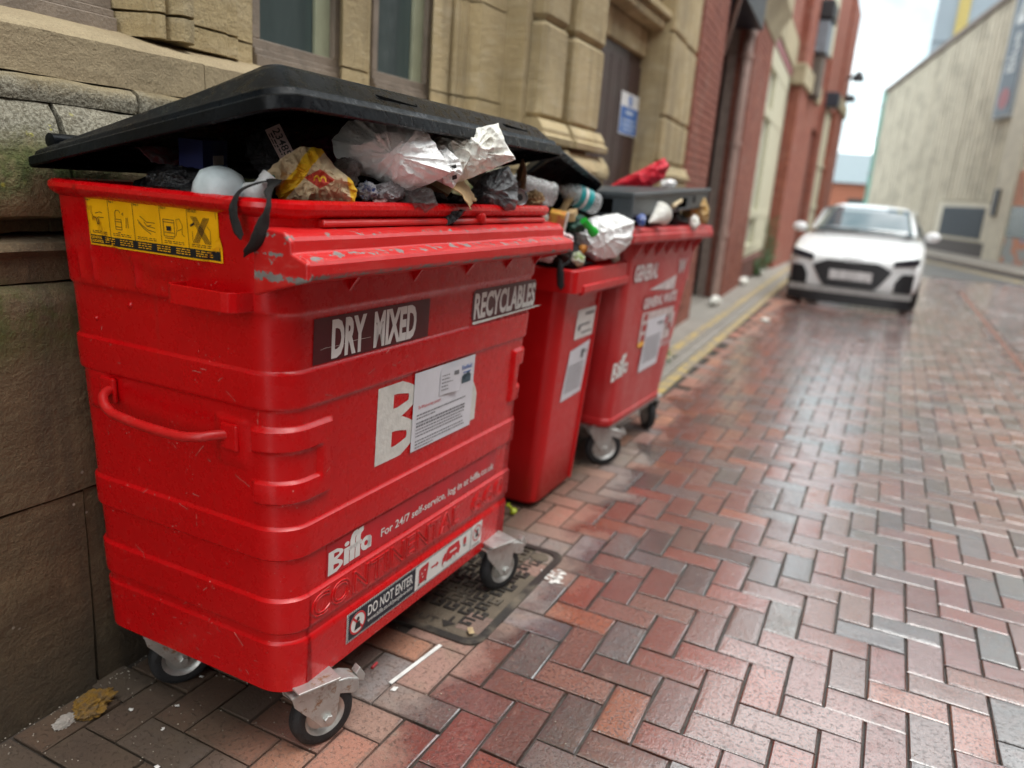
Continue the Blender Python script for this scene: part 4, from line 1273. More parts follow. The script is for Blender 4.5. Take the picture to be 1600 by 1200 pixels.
# small logo, web line
def biffa(par, y0, y1, z0, z1, off=.0016, surf=F1):
    w, h = y1-y0, z1-z0
    out = big_b(y0, y0+w*.33, z0, z0+h*.74)
    X = lambda t: y0+w*t
    Z = lambda t: z0+h*t
    out += [[(X(.345), Z(.04)), (X(.465), Z(.04)), (X(.465), Z(.58)), (X(.345), Z(.58))]]
    out += [[(X(.405)+w*.055*math.cos(a), Z(.70)+h*.075*math.sin(a)) for a in [2*math.pi*k/12 for k in range(12)]]]
    for a in (.49, .62):
        out += [[(X(a-.01), Z(.06)), (X(a+.105), Z(.06)), (X(a+.105), Z(.74)), (X(a-.01), Z(.74))],
                [(X(a-.01), Z(.74)), (X(a+.105), Z(.74)), (X(a+.12), Z(.80)), (X(a+.17), Z(.84)), (X(a+.17), Z(.99)), (X(a+.07), Z(.98)), (X(a+.02), Z(.90))]]
    out += [[(X(.45), Z(.44)), (X(.76), Z(.44)), (X(.76), Z(.57)), (X(.45), Z(.57))]]
    n = 16
    cx, cy, rx, ry = X(.865), Z(.36), w*.125, h*.235
    for k in range(n):
        a, b_ = 2*math.pi*k/n, 2*math.pi*(k+1)/n
        out.append([(cx+rx*math.cos(a), cy+ry*math.sin(a)), (cx+rx*math.cos(b_), cy+ry*math.sin(b_)), (cx+rx*.36*math.cos(b_), cy+ry*.36*math.sin(b_)), (cx+rx*.36*math.cos(a), cy+ry*.36*math.sin(a))])
    out += [[(X(.91), Z(.14)), (X(1), Z(.14)), (X(1), Z(.46)), (X(.97), Z(.54)), (X(.91), Z(.58))]]
    return shape(par, out, off, M_WHITE, surf=surf)
web = sticker('web_sticker', 1.292, 2.150, .436, .520, flat('deep red vinyl', (.50, .003, .012), .35, obj=False), off=.0010, nv=3)
biffa(web, 1.298, 1.466, .440, .522, .0018)
Flat(surf_off(F1, .0018)).text('For 24/7 self-service, log in at biffa.co.uk', 1.507, 2.136, .452, .482, .014).build('lettering', M_WHITE, web)

# safety strip
dn = sticker('safety_sticker', 1.372, 2.080, .220, .302, M_WHITE, off=.0012)
q = Flat(surf_off(F1, .0017))
q.rect(1.380, 1.682, .2255, .2965)
k = 1.374
while k < 2.010:
    q.poly([(k, .2965), (k+.0045, .2965), (k+.0085, .3015), (k+.004, .3015)])
    q.poly([(k, .2208), (k+.0045, .2208), (k+.0085, .2250), (k+.004, .2250)])
    k += .0085
for z in [.224+i*.0065 for i in range(11)]:
    q.poly([(1.3725, z), (1.3795, z+.003), (1.3795, z+.006), (1.3725, z+.003)])
for z in [.224+i*.0065 for i in range(11)]:
    q.rect(2.005, 2.010, z, z+.0035)
q.build('black_panel', M_NAVYP, dn)
q = Flat(surf_off(F1, .0023)).text('DO NOT ENTER', 1.458, 1.668, .257, .288, .016).text('www.biffa.co.uk/people-in-bins', 1.458, 1.668, .235, .252, .006)
q.disc(1.416, .261, .033, .031)
q.build('lettering', M_WHITE, dn)
q = Flat(surf_off(F1, .0028)).ring(1.416, .261, .033, .031, .005)
q.line([(1.394, .283), (1.438, .239)], .006)
q.ring(2.046, .268, .028, .027, .004); q.line([(2.027, .287), (2.065, .249)], .005)
# small red bin, arrow, lorry
q.build('red_ring', M_REDP, dn); q = Flat(surf_off(F1, .0028))
q.poly([(1.703, .238), (1.742, .238), (1.750, .282), (1.748, .290), (1.706, .286), (1.700, .28)])
q.build('red_bin_print', M_REDP, dn); q = Flat(surf_off(F1, .0028))
q.rect(1.766, 1.795, .260, .265); q.poly([(1.795, .254), (1.795, .271), (1.808, .2625)])
q.build('red_arrow', M_REDP, dn); q = Flat(surf_off(F1, .0028))
q.poly([(1.830, .244), (1.850, .244), (1.850, .276), (1.842, .276), (1.830, .262)])
q.poly([(1.853, .246), (1.930, .246), (1.938, .262), (1.925, .290), (1.862, .288), (1.853, .280)])
q.build('red_lorry', M_REDP, dn); q = Flat(surf_off(F1, .0028))
q.rect(1.957, 1.974, .262, .284)
q.build('red_pictogram', M_REDP, dn)
q = Flat(surf_off(F1, .0033))
q.rect(1.870, 1.912, .266, .272); q.disc(1.842, .244, .008, .008, 12); q.disc(1.893, .244, .008, .008, 12); q.disc(1.914, .244, .008, .008, 12)
for a in ((1.715, .266), (1.73, .272), (1.72, .254)): q.disc(a[0], a[1], .003, .003, 8)
q.build('pictogram_white', M_WHITE, dn)
q = Flat(surf_off(F1, .0031))
q.rect(1.698, 1.704, .234, .240); q.rect(1.735, 1.741, .234, .240)
q.disc(1.416, .272, .006, .006, 10); q.poly([(1.402, .244), (1.428, .244), (1.424, .264), (1.408, .264)])
q.disc(2.048, .276, .006, .006, 10); q.poly([(2.036, .256), (2.058, .254), (2.052, .27), (2.042, .27)])
q.rect(1.957, 1.974, .254, .258); greek(q, 2.018, 2.072, .228, .004)
q.build('pictogram_black', M_INK, dn)

# yellow guidance sticker on the end
yl = sticker('guidance_sticker', -1.532, -1.150, 1.166, 1.268, M_YELP, surf=E1, off=.0022, nu=30, nv=10, label='yellow and black guidance sticker')
o2 = .0034
q = Flat(surf_off(E1, o2)).rect(-1.528, -1.155, 1.170, 1.188, 40, 2)
q.line([(-1.527, 1.2655), (-1.155, 1.2655)], .0010)
xs_ = [-1.5275, -1.456, -1.383, -1.306, -1.231, -1.1555]
for x in xs_: q.line([(x, 1.188), (x, 1.2655)], .0010)
for k, t in enumerate(('Step 1', 'Step 2', 'Step 3', 'Step 4', 'DO NOT:')):
    q.text(t, xs_[k]+.003, xs_[k]+(.018 if k < 4 else .027), 1.2575, 1.2630, .012)
for k in range(5):
    for j in range(2): greek(q, xs_[k]+.008, xs_[k]+.062, 1.1925+.0035*j, .0013)
def strokes(pp, ox, oz, s, w=.0012):
    for p_ in pp: q.line([(ox+a*s, oz+b_*s) for a, b_ in p_], w)
strokes([[(0, .4), (.3, .6), (.6, .5), (.75, .6), (1.2, .6)], [(.3, .6), (.1, .9)], [(.55, .5), (.55, .2), (.75, .2), (.78, .55)], [(.58, .45), (.62, .22), (.70, .22), (.74, .45)], [(.5, .8), (.9, .9), (1.1, .85)]], xs_[0]+.012, 1.205, .036)
strokes([[(0, 0), (0, .8), (.7, .8), (.7, 0), (0, 0)], [(0, .6), (.7, .6)], [(0, .2), (.7, .2)], [(.05, .85), (.05, 1.3), (.2, 1.5), (.5, 1.5), (.65, 1.3)], [(.8, 1.2), (1.0, 1.35), (.95, 1.1)], [(1.2, .2), (1.3, 1.0)], [(1.45, .2), (1.45, 1.0)], [(.2, -.25), (.5, -.22)]], xs_[1]+.018, 1.206, .026)
strokes([[(0, 1.0), (.5, .6), (1.1, .3), (1.9, .2)], [(.3, 1.3), (1.0, .9), (1.9, .9)], [(.1, .8), (.6, .4), (1.4, 0)], [(.7, .9), (1.0, .6), (1.5, .7)], [(1.0, .6), (1.9, .5)]], xs_[2]+.012, 1.205, .026)
strokes([[(0, 0), (0, 1.3), (1.2, 1.3), (1.2, 0), (0, 0)], [(0, 1.1), (1.2, 1.1)], [(0, .3), (1.2, .3)], [(.1, -.15), (1.1, -.15)]], xs_[3]+.008, 1.206, .025)
strokes([[(1.4, .2), (1.6, .9), (1.5, 1.5), (1.9, 1.6), (2.2, 1.1), (2.1, .4), (2.4, .2)], [(1.6, .6), (2.1, .8)]], xs_[3]+.008, 1.204, .024, .0009)
q.rect(xs_[3]+.016, xs_[3]+.029, 1.217, 1.226)
for t in range(5):
    strokes([[(.0+t*.13, 1.9), (1.35+t*.13, 0)], [(1.3+t*.13, 1.9), (.1+t*.13, 0)]], xs_[4]+.010, 1.200, .0265, .0011)
strokes([[(-.1, 1.2), (.3, 1.4)]], xs_[4]+.010, 1.200, .0265, .004)
strokes([[(0, 0), (0, .8)], [(1.9, 0), (1.9, 1.0), (1.6, 1.3)]], xs_[4]+.012, 1.202, .025, .0009)
q.build('sticker_print', M_INK, yl)
q = Flat(surf_off(E1, .0044)).text('GENERAL', -1.525, -1.491, 1.1805, 1.1865, .02).text('GUIDANCE', -1.525, -1.488, 1.1725, 1.1785, .02)
for k in range(6):
    for j in range(3): greek(q, -1.482+k*.054, -1.482+k*.054+.038, 1.1835-.0045*j, .0017)
q.build('sticker_text', M_YELP, yl)

# scrapes and knocks
rk = random.Random(9)
q = Flat(surf_off(F1, .0012)); q2 = Flat(surf_off(E1, .0012))
for k in range(150):
    z = rk.choice((.22, .30, .41, .59, .94, .60, .95, .25, .70))+rk.gauss(0, .03)
    L = rk.choice((.004, .008, .012, .03))*rk.uniform(.6, 1.6); a = rk.gauss(0, .5) if L > .01 else rk.uniform(-1.5, 1.5)
    t = rk.choice((q, q, q2))
    u = rk.uniform(1.24, 2.20) if t is q else rk.uniform(-1.58, -1.14)
    if t is q and (.95 < z < 1.07 and (u < 1.7 or u > 1.88) or .2 < z < .31 or (.43 < z < .53) or (.64 < z < .88 and 1.45 < u < 1.98)): continue
    if not .19 < z < 1.05: continue
    pts = [(u, z)]
    for i in range(3): pts.append((pts[-1][0]+L/3*math.cos(a), max(.19, pts[-1][1]+L/3*math.sin(a)+rk.gauss(0, .0006))))
    t.line(pts, rk.uniform(.0007, .0016))
M_SCR = flat('bare pink scratch', (.62, .22, .19), .5, var=.3, vs=60, obj=False)
o = q.build('scratches', M_SCR, BIN1); o['kind'] = 'stuff'
o = q2.build('scratches', M_SCR, BIN1); o['kind'] = 'stuff'

# ------------------------------------------------------------------ bin lid (rests raised on the rubbish)
LA = math.atan2(.137, .69)
LO = Vector((-1.686, 0, 1.314)); LU = Vector((math.cos(LA), 0, math.sin(LA))); LN = Vector((-math.sin(LA), 0, math.cos(LA)))
LD, LY0, LY1 = .727, 1.078, 2.385
def lid_pt(u, y, h):
    return LO+LU*u+Vector((0, y, 0))+LN*h
def lid_h(u):
    return .022+.050*sstep(u, .02, LD)
def rrect4(x0, x1, y0, y1, rf, rb_, n=6):
    pts = []
    for cx, cy, a0, r in ((x1-rf, y0+rf, -90, rf), (x1-rf, y1-rf, 0, rf), (x0+rb_, y1-rb_, 90, rb_), (x0+rb_, y0+rb_, 180, rb_)):
        for k in range(n+1):
            a = R_(a0+90*k/n)
            pts.append((cx+math.cos(a)*r, cy+math.sin(a)*r))
    return pts
def inset(d):
    return rrect4(d*.4, LD-d, LY0+d, LY1-d, max(.02, .066-d*.4), .014, 8)
lvv = []
sk = lambda u: .036+.012*u/LD
for d, hf in ((.004, lambda u: 0), (0, lambda u: .004), (.001, lambda u: sk(u)*.55), (.003, lambda u: sk(u)*.60), (.012, lambda u: sk(u)*.66), (.014, lambda u: sk(u)*.75), (.016, lambda u: sk(u)-.004), (.022, lambda u: sk(u)), (.030, lambda u: sk(u)+.003)):
    lvv.append([lid_pt(u, y, hf(u)) for u, y in inset(d)])
for d, k in ((.060, .72), (.078, .95), (.095, 1.0)):
    lvv.append([lid_pt(u, y, sk(u)+.003+(lid_h(u)-.018)*k) for u, y in inset(d)])
n_ = len(lvv[0])
vs = [p_ for L in lvv for p_ in L]; fs = []
for j in range(len(lvv)-1):
    for i in range(n_):
        k = (i+1) % n_
        fs.append((j*n_+i, j*n_+k, (j+1)*n_+k, (j+1)*n_+i))
# top panel as a grid with two grip slots
q = MB().add(vs, fs)
top_edge = lvv[-1]
c0 = len(q.v)
ii = inset(.095)
u0, u1 = min(p_[0] for p_ in ii), max(p_[0] for p_ in ii)
def top(u, y):
    d = 0
    for yc in (1.42, 2.07):
        d += .030*band(u, LD-.155, LD-.105, .006)*band(y, yc-.075, yc+.075, .006)
    return lid_pt(u, y, sk(u)+.003+(lid_h(u)-.018)+.0015*math.sin(y*9)-d)
q.add([tuple(p_) for p_ in top_edge], [tuple(range(n_))])
lid = q.build('lid', M_LID, BIN1, 35, recalc=True)
md = lid.modifiers.new('solid', 'SOLIDIFY'); md.thickness = .006; md.offset = -1
def lerp_k(d):
    return .72*(d-.03)/.03 if d < .06 else (.72+.23*(d-.06)/.018 if d < .078 else .95+.05*(d-.078)/.017)
for yc in (1.50, 2.10):
    g_ = MB()
    pl = [(LD-.086, -.070), (LD-.046, -.078), (LD-.040, -.072), (LD-.040, .072), (LD-.046, .078), (LD-.086, .070)]
    zt = lambda u: sk(u)+.003+(lid_h(u)-.018)*lerp_k(LD-u)
    g_.add([lid_pt(u, yc+v, zt(u)+.0012) for u, v in pl]+[lid_pt(u, yc+v, zt(u)-.012) for u, v in pl], [(0, 1, 2, 3, 4, 5)]+[(i, (i+1) % 6, 6+(i+1) % 6, 6+i) for i in range(6)])
    g_.build('grip_slot', flat('dark grip slot', (.003, .003, .003), 1.0, spec=0.0), lid)
for y in (1.16, 1.72, 2.30):
    MB().lathe([(.004, -.040), (.016, -.038), (.016, .038), (.004, .040)], (-1.668, y, 1.374), (0, 1, 0), 14, cap=True).build('hinge_barrel', M_LID, BIN1, 40)

# ------------------------------------------------------------------ castors
def castor(par, cx, cy, ang, r=.080, top=.185, dark=False, brake=True):
    """swivel castor: cx, cy = point of contact; ang = heading of the wheel axle"""
    A = Vector((math.cos(ang), math.sin(ang), 0)); B = Vector((-math.sin(ang), math.cos(ang), 0)); Z = Vector((0, 0, 1))
    M = Matrix(((A.x, B.x, 0, cx), (A.y, B.y, 0, cy), (0, 0, 1, 0), (0, 0, 0, 1)))
    gal = M_GALV
    w = MB().lathe([(r*.66, -.020), (r*.80, -.022), (r*.93, -.019), (r, -.011), (r*1.01, 0), (r, .011), (r*.93, .019), (r*.80, .022), (r*.66, .020), (r*.64, 0)], (0, 0, r), (1, 0, 0), 36, cap=False).xf(M)
    wh = w.build('wheel', M_TYRE, par, 40)
    MB().lathe([(r*.20, -.016), (r*.5, -.008), (r*.64, -.019), (r*.68, -.020), (r*.68, .020), (r*.64, .019), (r*.52, .007), (r*.32, .008), (r*.22, .018), (r*.20, .019)], (0, 0, r), (1, 0, 0), 32).xf(M).build('rim', gal, wh, 40)
    fk = MB()
    for s in (-1, 1):
        x = s*.029
        fk.prism([(-.092, top-.012), (.030, top-.012), (.036, top-.035), (.024, r-.012), (.012, r-.026), (-.014, r-.022), (-.034, r+.004), (-.085, top-.04)], x-.0022, x+.0022, 'x')
    fk.box(-.031, .031, -.093, .031, top-.016, top-.011)
    fo = fk.xf(M).build('fork', gal, par, bevel=.0015)
    for s in (-1, 1):
        MB().lathe([(.012, 0), (.012, .008), (.010, .010)], (s*.031, 0, r), (s, 0, 0), 6).xf(M).build('axle_bolt', gal, fo, 30)
    MB().lathe([(.045, 0), (.045, .010), (.036, .014)], (0, -.03, top-.011), (0, 0, 1), 24).xf(M).build('swivel_ring', gal, par, 40)
    MB().box(-.05, .05, -.085, .025, top+.002, top+.008).xf(M).build('mount_plate', gal, par, bevel=.002)
    if brake:
        MB().prism([(.018, top-.016), (.060, top-.022), (.090, top-.036), (.090, top-.066), (.075, top-.072), (.034, top-.056)], -.026, .026, 'x').xf(M).build('brake_housing', gal, par, 40, bevel=.003)
        MB().prism([(.088, top-.03), (.100, top-.016), (.116, top-.043), (.110, top-.060), (.096, top-.050)], -.012, .012, 'x').xf(M).build('brake_pedal', gal, par, bevel=.002)
castor(BIN1, -1.045, 1.285, R_(-22))
castor(BIN1, -1.505, 1.272, R_(-30), brake=False)
castor(BIN1, -1.015, 2.185, R_(-20))
castor(BIN1, -1.50, 2.19, R_(-15), brake=False)
for y in (1.26, 2.17):
    MB().box(-1.60, -1.075, y-.06, y+.06, .176, .188).build('chassis_rail', M_RED, BIN1, bevel=.003)
# ------------------------------------------------------------------ second bin: two-wheeled
BIN2 = thing('wheelie_bin', 'narrow red two wheeled bin squeezed between the two larger red bins', 'bin', (-1.38, 3.08, 0), 'red bins along the wall')
def lerp(a, b_, t): return a+(b_-a)*t
def ring2(z, off=0):
    t = (z-.02)/.93
    return rrect(-1.60-.08*t-off, lerp(-1.178, -1.118, t)+off, 2.845-.035*t-off, lerp(3.285, 3.305, t)+off, .055+max(off, 0), 7)
L2 = []
for z, off in ((.018, -.02), (.022, -.008), (.034, 0), (.25, 0), (.45, 0), (.65, 0), (.85, 0), (.94, 0)):
    L2.append([(x, y, z) for x, y in ring2(z, off)])
vs, fs = shell(L2+[[(x, y, 1.0) for x, y in ring2(1.0, 0)], [(x, y, 1.0) for x, y in ring2(1.0, -.01)], [(x, y, .75) for x, y in ring2(.75, -.012)]], len(L2[0]))
MB().add(vs, fs).build('bin_body', M_RED2, BIN2, 40)
col2 = [(-1.70, .945), (-1.055, .945), (-1.055, .995), (-1.058, 1.035), (-1.07, 1.052), (-1.70, 1.052)]
q = MB()
frame_ring(q, rrect(-1.70, -1.058, 2.775, 3.435, .025, 4), rrect(-1.655, -1.10, 2.82, 3.39, .02, 4), .962, 1.052)
q.build('bin_collar', M_RED2, BIN2, 30, bevel=.006)
MB().prism([(-1.075, .995), (-1.054, .990), (-1.050, .984), (-1.050, .962), (-1.056, .950), (-1.075, .945)], 2.86, 3.435, 'y').build('front_lip', M_RED2, BIN2, bevel=.005)
MB().prism([(-1.20, .03), (-1.168, .03), (-1.108, .93), (-1.15, .93)], 3.232, 3.246, 'y').build('side_rib', M_RED2, BIN2, bevel=.004)
def F2(y, z, off=.002):
    t = (z-.02)/.93
    return (lerp(-1.178, -1.118, t)+off-.010*sstep(y, 3.22, 3.30), y, z)
s1 = Flat(lambda a, b_: F2(a, b_, .003)).rect(3.005, 3.225, .735, .865, 5).build('white_label', M_WHITE, BIN2)
q = Flat(lambda a, b_: F2(a, b_, .0045)); greek(q, 3.10, 3.21, .835, .012); greek(q, 3.06, 3.17, .79, .010); q.disc(3.045, .785, .016, .014); greek(q, 3.08, 3.2, .755, .008)
q.build('small_print', M_GREYP, s1)
s2 = Flat(lambda a, b_: F2(a, b_, .003)).poly([(2.955, .468), (3.19, .475), (3.215, .712), (2.985, .690)]).build('notice_sheet', M_PAPER, BIN2)
q = Flat(lambda a, b_: F2(a, b_, .0045))
for k in range(9): greek(q, 2.985+.002*k*0, 3.17, .615-k*.014, .005)
greek(q, 3.12, 3.19, .66, .012); q.rect(3.12, 3.15, .64, .68)
q.build('small_print', M_GREYP, s2)
MB().box(-1.36, -1.29, 2.806, 2.8085, .87, .94).build('grey_label', flat('grubby pink label', (.42, .26, .24), .5), BIN2)
for y in (2.80, 3.34):
    MB().lathe([(.03, -.02), (.10, -.022), (.10, .022), (.03, .02)], (-1.62, y, .10), (0, 1, 0), 24).build('wheel', M_TYRE, BIN2, 40)
# open lid, propped up and twisted by the rubbish
a = [Vector((-1.70, 2.78, 1.08)), Vector((-1.70, 3.36, 1.08)), Vector((-1.135, 3.22, 1.375)), Vector((-1.135, 2.69, 1.490))]
def lidp(u, v, h=0):
    p_ = (a[0]*(1-u)+a[1]*u)*(1-v)+(a[3]*(1-u)+a[2]*u)*v
    n = (a[1]-a[0]).cross(a[3]-a[0]).normalized()
    if n.z < 0: n = -n
    return p_+n*(h+.04*math.sin(math.pi*v)*0)
ol = rrect(0, 1, 0, 1, .10, 6); il = rrect(.035, .965, .035, .965, .085, 6); dl = rrect(.10, .90, .10, .90, .08, 6)
q = MB()
n_ = len(ol)
rings = [[lidp(u, v, 0) for u, v in il], [lidp(u, v, 0) for u, v in ol], [lidp(u, v, .012) for u, v in ol], [lidp(u, v, .026) for u, v in il], [lidp(u, v, .055) for u, v in dl]]
q.add([p_ for r in rings for p_ in r], [(j*n_+i, j*n_+(i+1) % n_, (j+1)*n_+(i+1) % n_, (j+1)*n_+i) for j in range(4) for i in range(n_)]+[tuple(4*n_+i for i in range(n_))])
# hollow underside
k0 = len(q.v)
q.add([p_ for r in ([lidp(u, v, 0) for u, v in il], [lidp(u, v, .014) for u, v in il], [lidp(u, v, .044) for u, v in dl]) for p_ in r], [(j*n_+i, j*n_+(i+1) % n_, (j+1)*n_+(i+1) % n_, (j+1)*n_+i) for j in range(2) for i in range(n_)]+[tuple(2*n_+i for i in range(n_))])
q.build('lid', M_LID, BIN2, 30)

# ------------------------------------------------------------------ third bin: four-wheeled, plastic, grey lid
BIN3 = thing('wheeled_bin', 'faded red plastic bin on castors marked GENERAL with a grey lid, farthest of all', 'bin', (-1.35, 3.9, 0), 'red bins along the wall')
G3 = Matrix.Translation((-1.045, 3.40, 0)) @ Matrix.Rotation(R_(-2.6), 4, 'Z')       # local origin: near front corner of the body
def ring3(z, off=0):
    t = (z-.215)/.92
    return rrect(-.56-off, lerp(-.052, .0, t)+off, lerp(.09, .0, t)-off, lerp(.885, 1.13, t)+off, .05+max(off, 0), 7)
L3 = []
for z, off in ((.215, -.03), (.220, -.008), (.235, .006), (.262, .006), (.268, 0), (.45, 0), (.65, 0), (.85, 0), (1.0, 0), (1.10, 0)):
    L3.append([tuple(G3 @ Vector((x, y, z))) for x, y in ring3(z, off)])
for z, off in ((1.21, 0), (1.21, -.01), (.9, -.012)):
    L3.append([tuple(G3 @ Vector((x, y, z))) for x, y in ring3(min(z, 1.14), off)][:0] or [tuple(G3 @ Vector((x, y, z))) for x, y in ring3(1.1, off)])
vs, fs = shell(L3, len(L3[0]))
MB().add(vs, fs).build('bin_body', M_RED3, BIN3, 40)
MB().prism([(-.01, 1.212), (.045, 1.206), (.052, 1.200), (.052, 1.185), (.060, 1.180), (.060, 1.150), (.050, 1.142), (-.01, 1.135)], -.14, 1.20, 'y').xf(G3).build('comb_lip', M_RED3, BIN3, 30, bevel=.004)
MB().box(-.6, -.01, -.04, 1.17, 1.15, 1.21).xf(G3).build('bin_collar', M_RED3, BIN3, bevel=.006)
for k in range(7):
    y = .06+k*.165
    MB().prism([(-.005, 1.145), (.048, 1.145), (-.012, 1.05)], y-.006, y+.006, 'y').xf(G3).build('gusset', M_RED3, BIN3)
def F3(s, z, off=.003):
    t = (z-.215)/.92
    return G3 @ Vector((lerp(-.052, 0, t)+off, s, z))
def fl3(off): return Flat(lambda s, t: F3(s, t, off))
M_WORN = flat('worn white lettering', (.66, .58, .57), .5, var=.25, vs=22, obj=False)
g1 = fl3(.003).rect(.10, .46, .945, 1.035).build('stream_sticker', flat('deep red vinyl strip', (.40, .018, .02), .45), BIN3)
fl3(.0045).text('GENERAL', .105, .455, .948, 1.032, .055).build('lettering', M_WORN, g1)
fl3(.0045).text('W', .80, .95, .945, 1.03, .03).build('lettering', M_WORN, BIN3)
fl3(.003).poly([(.36, .895), (.80, .865), (.80, .945)]).build('torn_sticker', M_WORN, BIN3)
g2 = fl3(.003).poly([(.30, .80), (.88, .775), (.88, .845), (.30, .875)]).build('stream_sticker', flat('deep red vinyl strip', (.40, .018, .02), .45), BIN3)
fl3(.0045).text('GENERAL WASTE', .315, .865, .798, .855, .045).build('lettering', M_WORN, g2)
g3 = fl3(.003).poly([(.33, .60), (.86, .585), (.86, .765), (.33, .78)]).rect(.64, .9, .64, .73).build('guidance_sticker', flat('white pictogram sticker', (.62, .52, .50), .5, var=.3, vs=25), BIN3)
q = fl3(.0045)
for (x, z) in ((.36, .70), (.36, .645), (.72, .70), (.80, .66), (.36, .755)): q.rect(x, x+.06, z-.02, z+.015)
q.build('pictogram', flat('faded red pictogram', (.42, .05, .05), .5), g3)
fl3(.0047).rect(.33, .42, .60, .625).build('pictogram', M_YELP, g3)
g4 = fl3(.006).poly([(.40, .455), (.70, .462), (.73, .735), (.43, .735)]).build('notice_sheet', M_PAPER, BIN3)
q = fl3(.0075)
for k in range(9): greek(q, .435, .68, .63-k*.016, .006)
q.build('small_print', M_GREYP, g4); q = fl3(.0075)
greek(q, .60, .70, .69, .014)
q.build('heading_print', M_GREYP, g4)
lg = fl3(.002).rect(.02, .03, .50, .51).build('logo_sticker', M_WORN, BIN3)
biffa(lg, .02, .23, .475, .60, .003, surf=lambda s, t, o_: F3(s, t, o_))
fl3(.003).text('biffa.co.uk', .72, .92, .545, .585, .01).build('lettering', M_WORN, BIN3)
# grey lid, lifted at its far end by the rubbish
def l3(x, y, h):
    zb = 1.236+.062*max(0, y+.12)/1.32*max(0, (x+.6)/.63)
    return G3 @ Vector((x, y, zb+h))
def l3box(x0, x1, y0, y1, h0, h1, nm, mat, par, bev=.008):
    q = MB()
    vs = [l3(x, y, h) for h in (h0, h1) for (x, y) in ((x0, y0), (x1, y0), (x1, y1), (x0, y1))]
    q.add(vs, [(0, 3, 2, 1), (4, 5, 6, 7), (0, 1, 5, 4), (1, 2, 6, 5), (2, 3, 7, 6), (3, 0, 4, 7)])
    return q.build(nm, mat, par, bevel=bev)
ld = l3box(-.6, .035, -.15, 1.07, .015, .115, 'lid', M_LIDG, BIN3, .012)
M_LIDG2 = M_LIDG
l3box(-.6, .047, -.16, 1.08, .100, .122, 'lid_edge', M_LIDG, ld)
l3box(.030, .045, -.165, -.13, .012, .118, 'lid_rib', M_LIDG, ld, .004)
l3box(.030, .0385, .52, .66, .035, .082, 'grip_slot', flat('dark grip slot', (.006, .007, .008), .6), ld, .003)
l3box(.030, .0465, .50, .68, .026, .034, 'grip_bar', M_LIDG, ld, .003)
MB().lathe([(.02, 0), (.02, .004)], l3(.036, .80, .07), G3.to_3x3() @ Vector((1, 0, 0)), 14).build('lid_hole', M_INK, ld)
l3box(-.4, -.05, -.158, -.150, .03, .09, 'end_recess', flat('dark grip slot', (.006, .007, .008), .6), ld, .002)
castor(BIN3, -1.135, 3.585, R_(-50), r=.095, top=.215)
castor(BIN3, -1.125, 4.36, R_(35), r=.10, top=.215)
castor(BIN3, -1.50, 3.62, R_(-10), r=.095, top=.215, brake=False)
castor(BIN3, -1.48, 4.28, R_(10), r=.095, top=.215, brake=False)
MB().box(-.54, -.06, .10, .86, .206, .216).xf(G3).build('chassis_rail', M_GALV, BIN3)

# ------------------------------------------------------------------ rubbish
def crease(nt, v, scale, w=.5):
    n = noise(nt, v, scale, 3, .5, 1.2)
    return mmath(nt, 'ABSOLUTE', mmath(nt, 'SUBTRACT', n, .5))
def soft(name, col, rough=.4, cs=14, bs=.7, sheen=0, col2=None, metal=0, trans=0.0, stretch=(1, 1, 1), alpha=1.0, sub=0.0):
    """creased film or paper"""
    if name in MATS: return MATS[name]
    m, nt, b = newmat(name)
    v = vscale(nt, obco(nt), stretch)
    cs = cs*3.2
    a_ = crease(nt, v, cs); b2 = crease(nt, v, cs*2.6)
    h = mmath(nt, 'ADD', mmath(nt, 'MULTIPLY', a_, 1.3), mmath(nt, 'MULTIPLY', b2, .6))
    c2 = col2 or tuple(x*.72 for x in col)
    put(nt, b, col=mix(nt, ss(nt, noise(nt, v, cs*.8, 5), .4, .7), col, c2), rough=rough, metal=metal, nrm=bump(nt, h, min(1, bs*1.2), .012))
    if trans: put(nt, b, trans=trans, ior=1.2)
    if sub:
        put(nt, b, sub=sub); b.inputs['Subsurface Radius'].default_value = (.02, .02, .02)
    if alpha < 1: put(nt, b, alpha=mmath(nt, 'ADD', alpha, mmath(nt, 'MULTIPLY', a_, .9), clamp=True))
    return m
def ico(sub):
    bm = bmesh.new()
    bmesh.ops.create_icosphere(bm, subdivisions=sub, radius=1)
    vs = [v.co.copy() for v in bm.verts]
    fs = [tuple(v.index for v in f.verts) for f in bm.faces]
    bm.free()
    return vs, fs
def crumple_mb(rad, seed, amp=.25, freq=1.6, sub=4, facets=9, tails=(), cut=(.58, .92)):
    """a crushed lump: random facets cut from a ball, then ridged creases"""
    r = random.Random(seed)
    vs, fs = ico(sub)
    pl = []
    for _ in range(facets):
        n = Vector((r.gauss(0, 1), r.gauss(0, 1), r.gauss(0, 1))).normalized()
        pl.append((n, r.uniform(*cut)))
    o_ = Vector((seed*2.17 % 17, seed*5.3 % 13, seed*1.7 % 11))
    out = []
    for d in vs:
        t = 1.0
        for n, k in pl:
            c = d.dot(n)
            if c > .05: t = min(t, k/c)
        ridge = 0; f = freq; a = amp
        for _ in range(4):
            ridge += a*((1-min(1, abs(mn.noise(d*f*1.3+o_))*1.5))**3-.35)
            f *= 2.05; a *= .50
        p_ = d*(t+ridge)
        for tv, tl, tw in tails:
            c = max(0, d.dot(Vector(tv).normalized()))
            p_ += Vector(tv).normalized()*tl*c**tw
        out.append((p_.x*rad[0], p_.y*rad[1], p_.z*rad[2]))
    return MB().add(out, fs)
